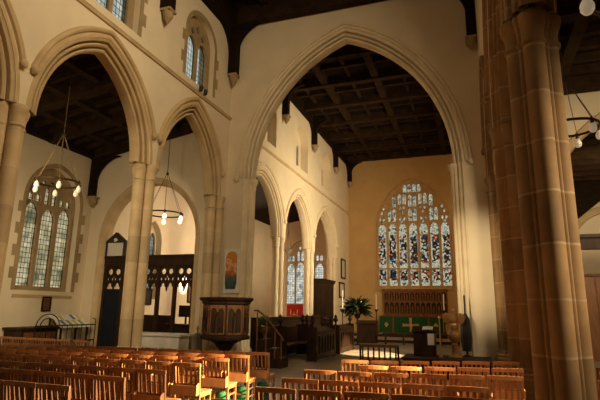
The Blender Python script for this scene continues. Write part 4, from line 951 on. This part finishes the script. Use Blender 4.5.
# eagle lectern
t = thing('eagle_lectern', 'golden wooden eagle lectern with spread wings on the dark platform', 'lectern', (-.5, 14.05, .491))
MB().lathe([(.17, .0), (.17, .035), (.12, .06), (.075, .1), (.07, .3), (.09, .34), (.06, .37), (.12, .43), (.165, .52), (.17, .6), (.13, .68), (.07, .72), (.09, .75), (.06, .78)], (0, 0, 0), 14).build('stem', 'eagle_wood', t)
MB().ball((0, 0, .83), .085, 12, 8).build('orb', 'gold', t)
e = MB(); rt = Matrix.Rotation(.35, 3, 'X'); e.ball((0, .02, .99), .12, 14, 10, (.85, .95, 1.35), rt)
e.tube([(0, -.05, 1.08), (0, -.08, 1.16), (0, -.1, 1.2)], .06, 10, [.075, .06, .055]); e.ball((0, -.11, 1.22), .062, 12, 8, (.9, 1.1, .95))
e.add([(-.022, -.16, 1.23), (.022, -.16, 1.23), (0, -.16, 1.255), (0, -.235, 1.195), (0, -.16, 1.2)], [(0, 2, 3), (2, 1, 3), (1, 4, 3), (4, 0, 3)])
e.add([(-.07, .1, .9), (.07, .1, .9), (.1, .2, .74), (-.1, .2, .74), (-.07, .13, .92), (.07, .13, .92), (.1, .23, .74), (-.1, .23, .74)], [(0, 1, 2, 3), (7, 6, 5, 4), (0, 4, 5, 1), (1, 5, 6, 2), (2, 6, 7, 3), (3, 7, 4, 0)])
e.build('eagle_body', 'eagle_wood', t)
for s in (-1, 1):
    w_ = MB(); f1 = [(s * .07, .0, 1.1), (s * .17, .03, 1.16), (s * .27, .06, 1.12), (s * .3, .09, 1.02), (s * .25, .1, .9), (s * .19, .1, .86), (s * .13, .09, .86), (s * .08, .07, .9)]
    b1 = [(x, y + .035, z) for x, y, z in f1]; w_.rings([f1, b1]); w_.build('wing', 'eagle_wood', t, smooth=None)
MB().box(-.2, .2, .05, .09, 1.1, 1.13).build('book_ledge', 'eagle_wood', t, smooth=None)
# processional pole and black staff
t = thing('processional_pole', 'thin golden processional pole beside the eagle lectern', 'pole', (-.86, 13.9, .491))
MB().lathe([(.06, .001), (.06, .04), (.02, .06), (.018, 1.0)], (0, 0, 0), 8).build('pole', 'gold', t); MB().ball((0, 0, 1.03), .035, 8, 6).build('knob', 'gold', t)
t = thing('banner_staff', 'black furled banner on a staff beside the chancel arch jamb', 'banner', (-.2, 14.45, .491))
MB().lathe([(.1, .001), (.1, .04), (.025, .07), (.025, 1.62), (.0, 1.66)], (0, 0, 0), 8).build('staff', 'lead_black', t)
MB().rings([[(r_ * cos(2 * pi * k / 14) * (1 + .2 * (k % 2)), r_ * sin(2 * pi * k / 14) * (1 + .2 * (k % 2)), z) for k in range(14)] for r_, z in ((.1, .15), (.13, .5), (.1, 1.0), (.03, 1.15))]).build('furled_cloth', 'lead_black', t)
# desk with open book
t = thing('clergy_desk', 'dark clergy desk carrying the open book beside the eagle lectern', 'desk', (-1.3, 14.1, .491))
MB().box(-.28, .3, -.04, .0, .001, .66).build('front', 'oak_dark', t, smooth=None)
for x in (-.28, .26): MB().box(x, x + .04, .0, .36, .001, .68).build('side', 'oak_dark', t, smooth=None)
MB().add([(-.32, -.08, .66), (.34, -.08, .66), (.34, .34, .78), (-.32, .34, .78), (-.32, -.08, .63), (.34, -.08, .63), (.34, .34, .75), (-.32, .34, .75)], [(0, 1, 2, 3), (7, 6, 5, 4), (0, 4, 5, 1), (1, 5, 6, 2), (2, 6, 7, 3), (3, 7, 4, 0)]).build('book_slope', 'oak_dark', t, smooth=None)
m = MB().add([(-.14, -.02, .685), (0, -.02, .70), (.14, -.02, .685), (-.14, .2, .75), (0, .2, .765), (.14, .2, .75), (-.14, -.02, .705), (0, -.02, .715), (.14, -.02, .705), (-.14, .2, .77), (0, .2, .78), (.14, .2, .77)],
             [(0, 1, 4, 3), (1, 2, 5, 4), (6, 9, 10, 7), (7, 10, 11, 8), (0, 6, 7, 1), (1, 7, 8, 2), (3, 4, 10, 9), (4, 5, 11, 10), (0, 3, 9, 6), (2, 8, 11, 5)])
o = m.build('open_book', 'paper', smooth=None); o.location = (-1.2, 14.1, .497); tag(o, 'open white book lying on the clergy desk', 'book')
MB().box(.1, .28, -.062, -.045, .3, .6).build('white_fall', 'white_cloth', t, smooth=None)
# two small spotlights on string course
for k, y in enumerate((12.5, 12.78)):
    t = thing('spotlight', ['small black spotlight on the string course, nearer the big arch', 'small black spotlight on the string course, nearer the chancel'][k], 'spotlight', (XL + .14, y, 8.45))
    MB().lathe([(.05, -.07), (.065, .0), (.07, .09), (.03, .1)], (0, 0, .07), 10).build('lamp_housing', 'lead_black', t); MB().box(-.13, .02, -.015, .015, -.02, .01).build('bracket', 'lead_black', t, smooth=None)

# south aisle gallery and organ front
t = thing('gallery_beam', 'dark carved beam spanning the south chapel', 'beam', (0, 0, 0))
MB().box(1.3, XS - .01, 19.8, 20.1, 3.95, 4.4).build('beam', 'oak_dark', t, smooth=None); MB().box(1.3, XS - .01, 19.7, 20.2, 4.36, 4.48).build('capping', 'oak_dark', t, smooth=None)
for x in (2.0, 5.9): MB().box(x - .1, x + .1, 19.85, 20.05, .001, 3.95).build('post', 'oak_dark', t, smooth=None)
t = thing('wood_panelling', 'orange brown wooden panelling low in the south chapel', 'panelling', (0, 0, 0))
MB().box(1.3, XS - .01, 21.0, 21.1, .001, 3.05).build('boarding', 'chair', t, smooth=None); MB().box(1.3, XS - .01, 20.95, 21.12, 3.05, 3.15).build('capping', 'oak_brown', t, smooth=None)
for k in range(12): MB().box(1.6 + k * .4, 1.63 + k * .4, 20.975, 21.0, .1, 3.04).build('rib', 'oak_brown', t, smooth=None)

# ------------------------------------------------------------------ camera
cam = bpy.data.cameras.new('camera'); co = bpy.data.objects.new('camera', cam); COL.objects.link(co)
cam.sensor_width = 36; cam.lens = 36 * 484 / 600; cam.clip_start = .05; cam.clip_end = 200
co.matrix_world = Matrix.Translation((0, 0, 1.7)) @ Matrix.Rotation(.338, 4, 'Z') @ Matrix.Rotation(pi / 2 + .2206, 4, 'X') @ Matrix.Rotation(.0159, 4, 'Z')
SC.camera = co

# ------------------------------------------------------------------ light: area fills and spots added out of view
def area(name, loc, target, w, h, power, col, spread=pi):
    l = bpy.data.lights.new(name, 'AREA'); l.shape = 'RECTANGLE'; l.size = w; l.size_y = h; l.energy = power; l.color = col; l.spread = spread
    o = bpy.data.objects.new(name, l); COL.objects.link(o); o.location = loc
    o.rotation_euler = (Vector(target) - Vector(loc)).to_track_quat('-Z', 'Y').to_euler(); return o
def spot(name, loc, target, power, col, ang, blend=.2, r=.15):
    l = bpy.data.lights.new(name, 'SPOT'); l.energy = power; l.color = col; l.spot_size = ang; l.spot_blend = blend; l.shadow_soft_size = r
    o = bpy.data.objects.new(name, l); COL.objects.link(o); o.location = loc
    o.rotation_euler = (Vector(target) - Vector(loc)).to_track_quat('-Z', 'Y').to_euler(); return o
W1 = (1, .80, .50); W2 = (1, .60, .28); WP = (1, .74, .50); SUN = (1, .74, .42)
area('nave_glow', (-4.5, 1.5, 11.2), (-5, 9, 3), 4, 2, 75, W1)
area('nave_wall_wash', (.2, 6.0, 10.5), (-8, 9.5, 7.2), 1.2, 3, 300, W1, 2.2)
area('chancel_wash', (.7, 20.5, 5.5), (-7.9, 24, 6.2), 1.5, 7, 620, W1, 1.9)
area('east_wash', (.3, 25, 6.0), (-4, 33, 6.0), 1.5, 3, 85, W2, 2.2)
area('aisle_wash', (-9.2, 6.0, 4.6), (-13.4, 13, 2.6), 1.2, 1.2, 130, W1, 2.2)
area('chapel_wash', (-9.2, 20, 5.6), (-13, 22, 4), 3, 2, 180, WP)
area('chapel_fill', (-12.6, 29, 5.0), (-11, 22, 2.5), 1.5, 1.5, 230, WP)  # area lamp added inside the chapel, apart from its window
area('south_aisle_glow', (4.5, 9.5, 5.5), (3.0, 15, 4), 2, 2, 110, W1, 2.2)
area('south_pier_fill', (5.4, 5.2, 4.2), (.95, 6.4, 2.5), .8, 1.5, 45, W1, 1.0)  # added lamp giving the near pier its highlight
area('south_chapel_glow', (5.0, 17, 5.5), (4.5, 23, 3), 2, 2, 130, W1)
spot('sun_standin_left', (6.2, 8.0, 4.4), (-3.95, 7.3, .3), 80000, SUN, .25, .7)  # spot in the south aisle standing in for low sun
spot('sun_standin_right', (6.2, 13.0, 4.8), (-.8, 6.8, .7), 30000, SUN, .34, .5)  # second aisle spot in place of the sun, behind the chair rows
spot('pulpit_fill', (-.6, 4.5, 6.0), (-6.6, 13.0, 1.5), 3500, W1, .17, .9)  # spot added to brighten the pulpit
spot('wall_strip_fill', (-5.5, 1.0, 6.0), (.1, 14.7, 2.9), 8000, W1, .26, 1.0)  # spot added for the wall strip beside the chancel arch
spot('sun_standin_chapel', (-9.4, 20.0, 4.6), (-13.8, 21.6, 2.8), 9000, (1, .88, .7), .16, .6)  # spot put in to make a sun patch on the chapel wall
spot('sun_standin_chancel', (.7, 15.9, 5.2), (-3.9, 19.8, .0), 22000, (1, .78, .5), .30)  # spot inside the chancel standing in for sun on the floor
wd = bpy.data.worlds.new('sky'); SC.world = wd; wd.use_nodes = True
bg = wd.node_tree.nodes['Background']; bg.inputs[0].default_value = (1, .97, .88, 1); bg.inputs[1].default_value = 1.0
try: wd.cycles.sampling_method = 'NONE'
except Exception: pass
SC.view_settings.view_transform = 'Standard'; SC.view_settings.look = 'None'; SC.view_settings.exposure = 0
try:
    SC.cycles.max_bounces = 6; SC.cycles.diffuse_bounces = 4; SC.cycles.sample_clamp_indirect = 4; SC.cycles.use_denoising = True
except Exception: pass
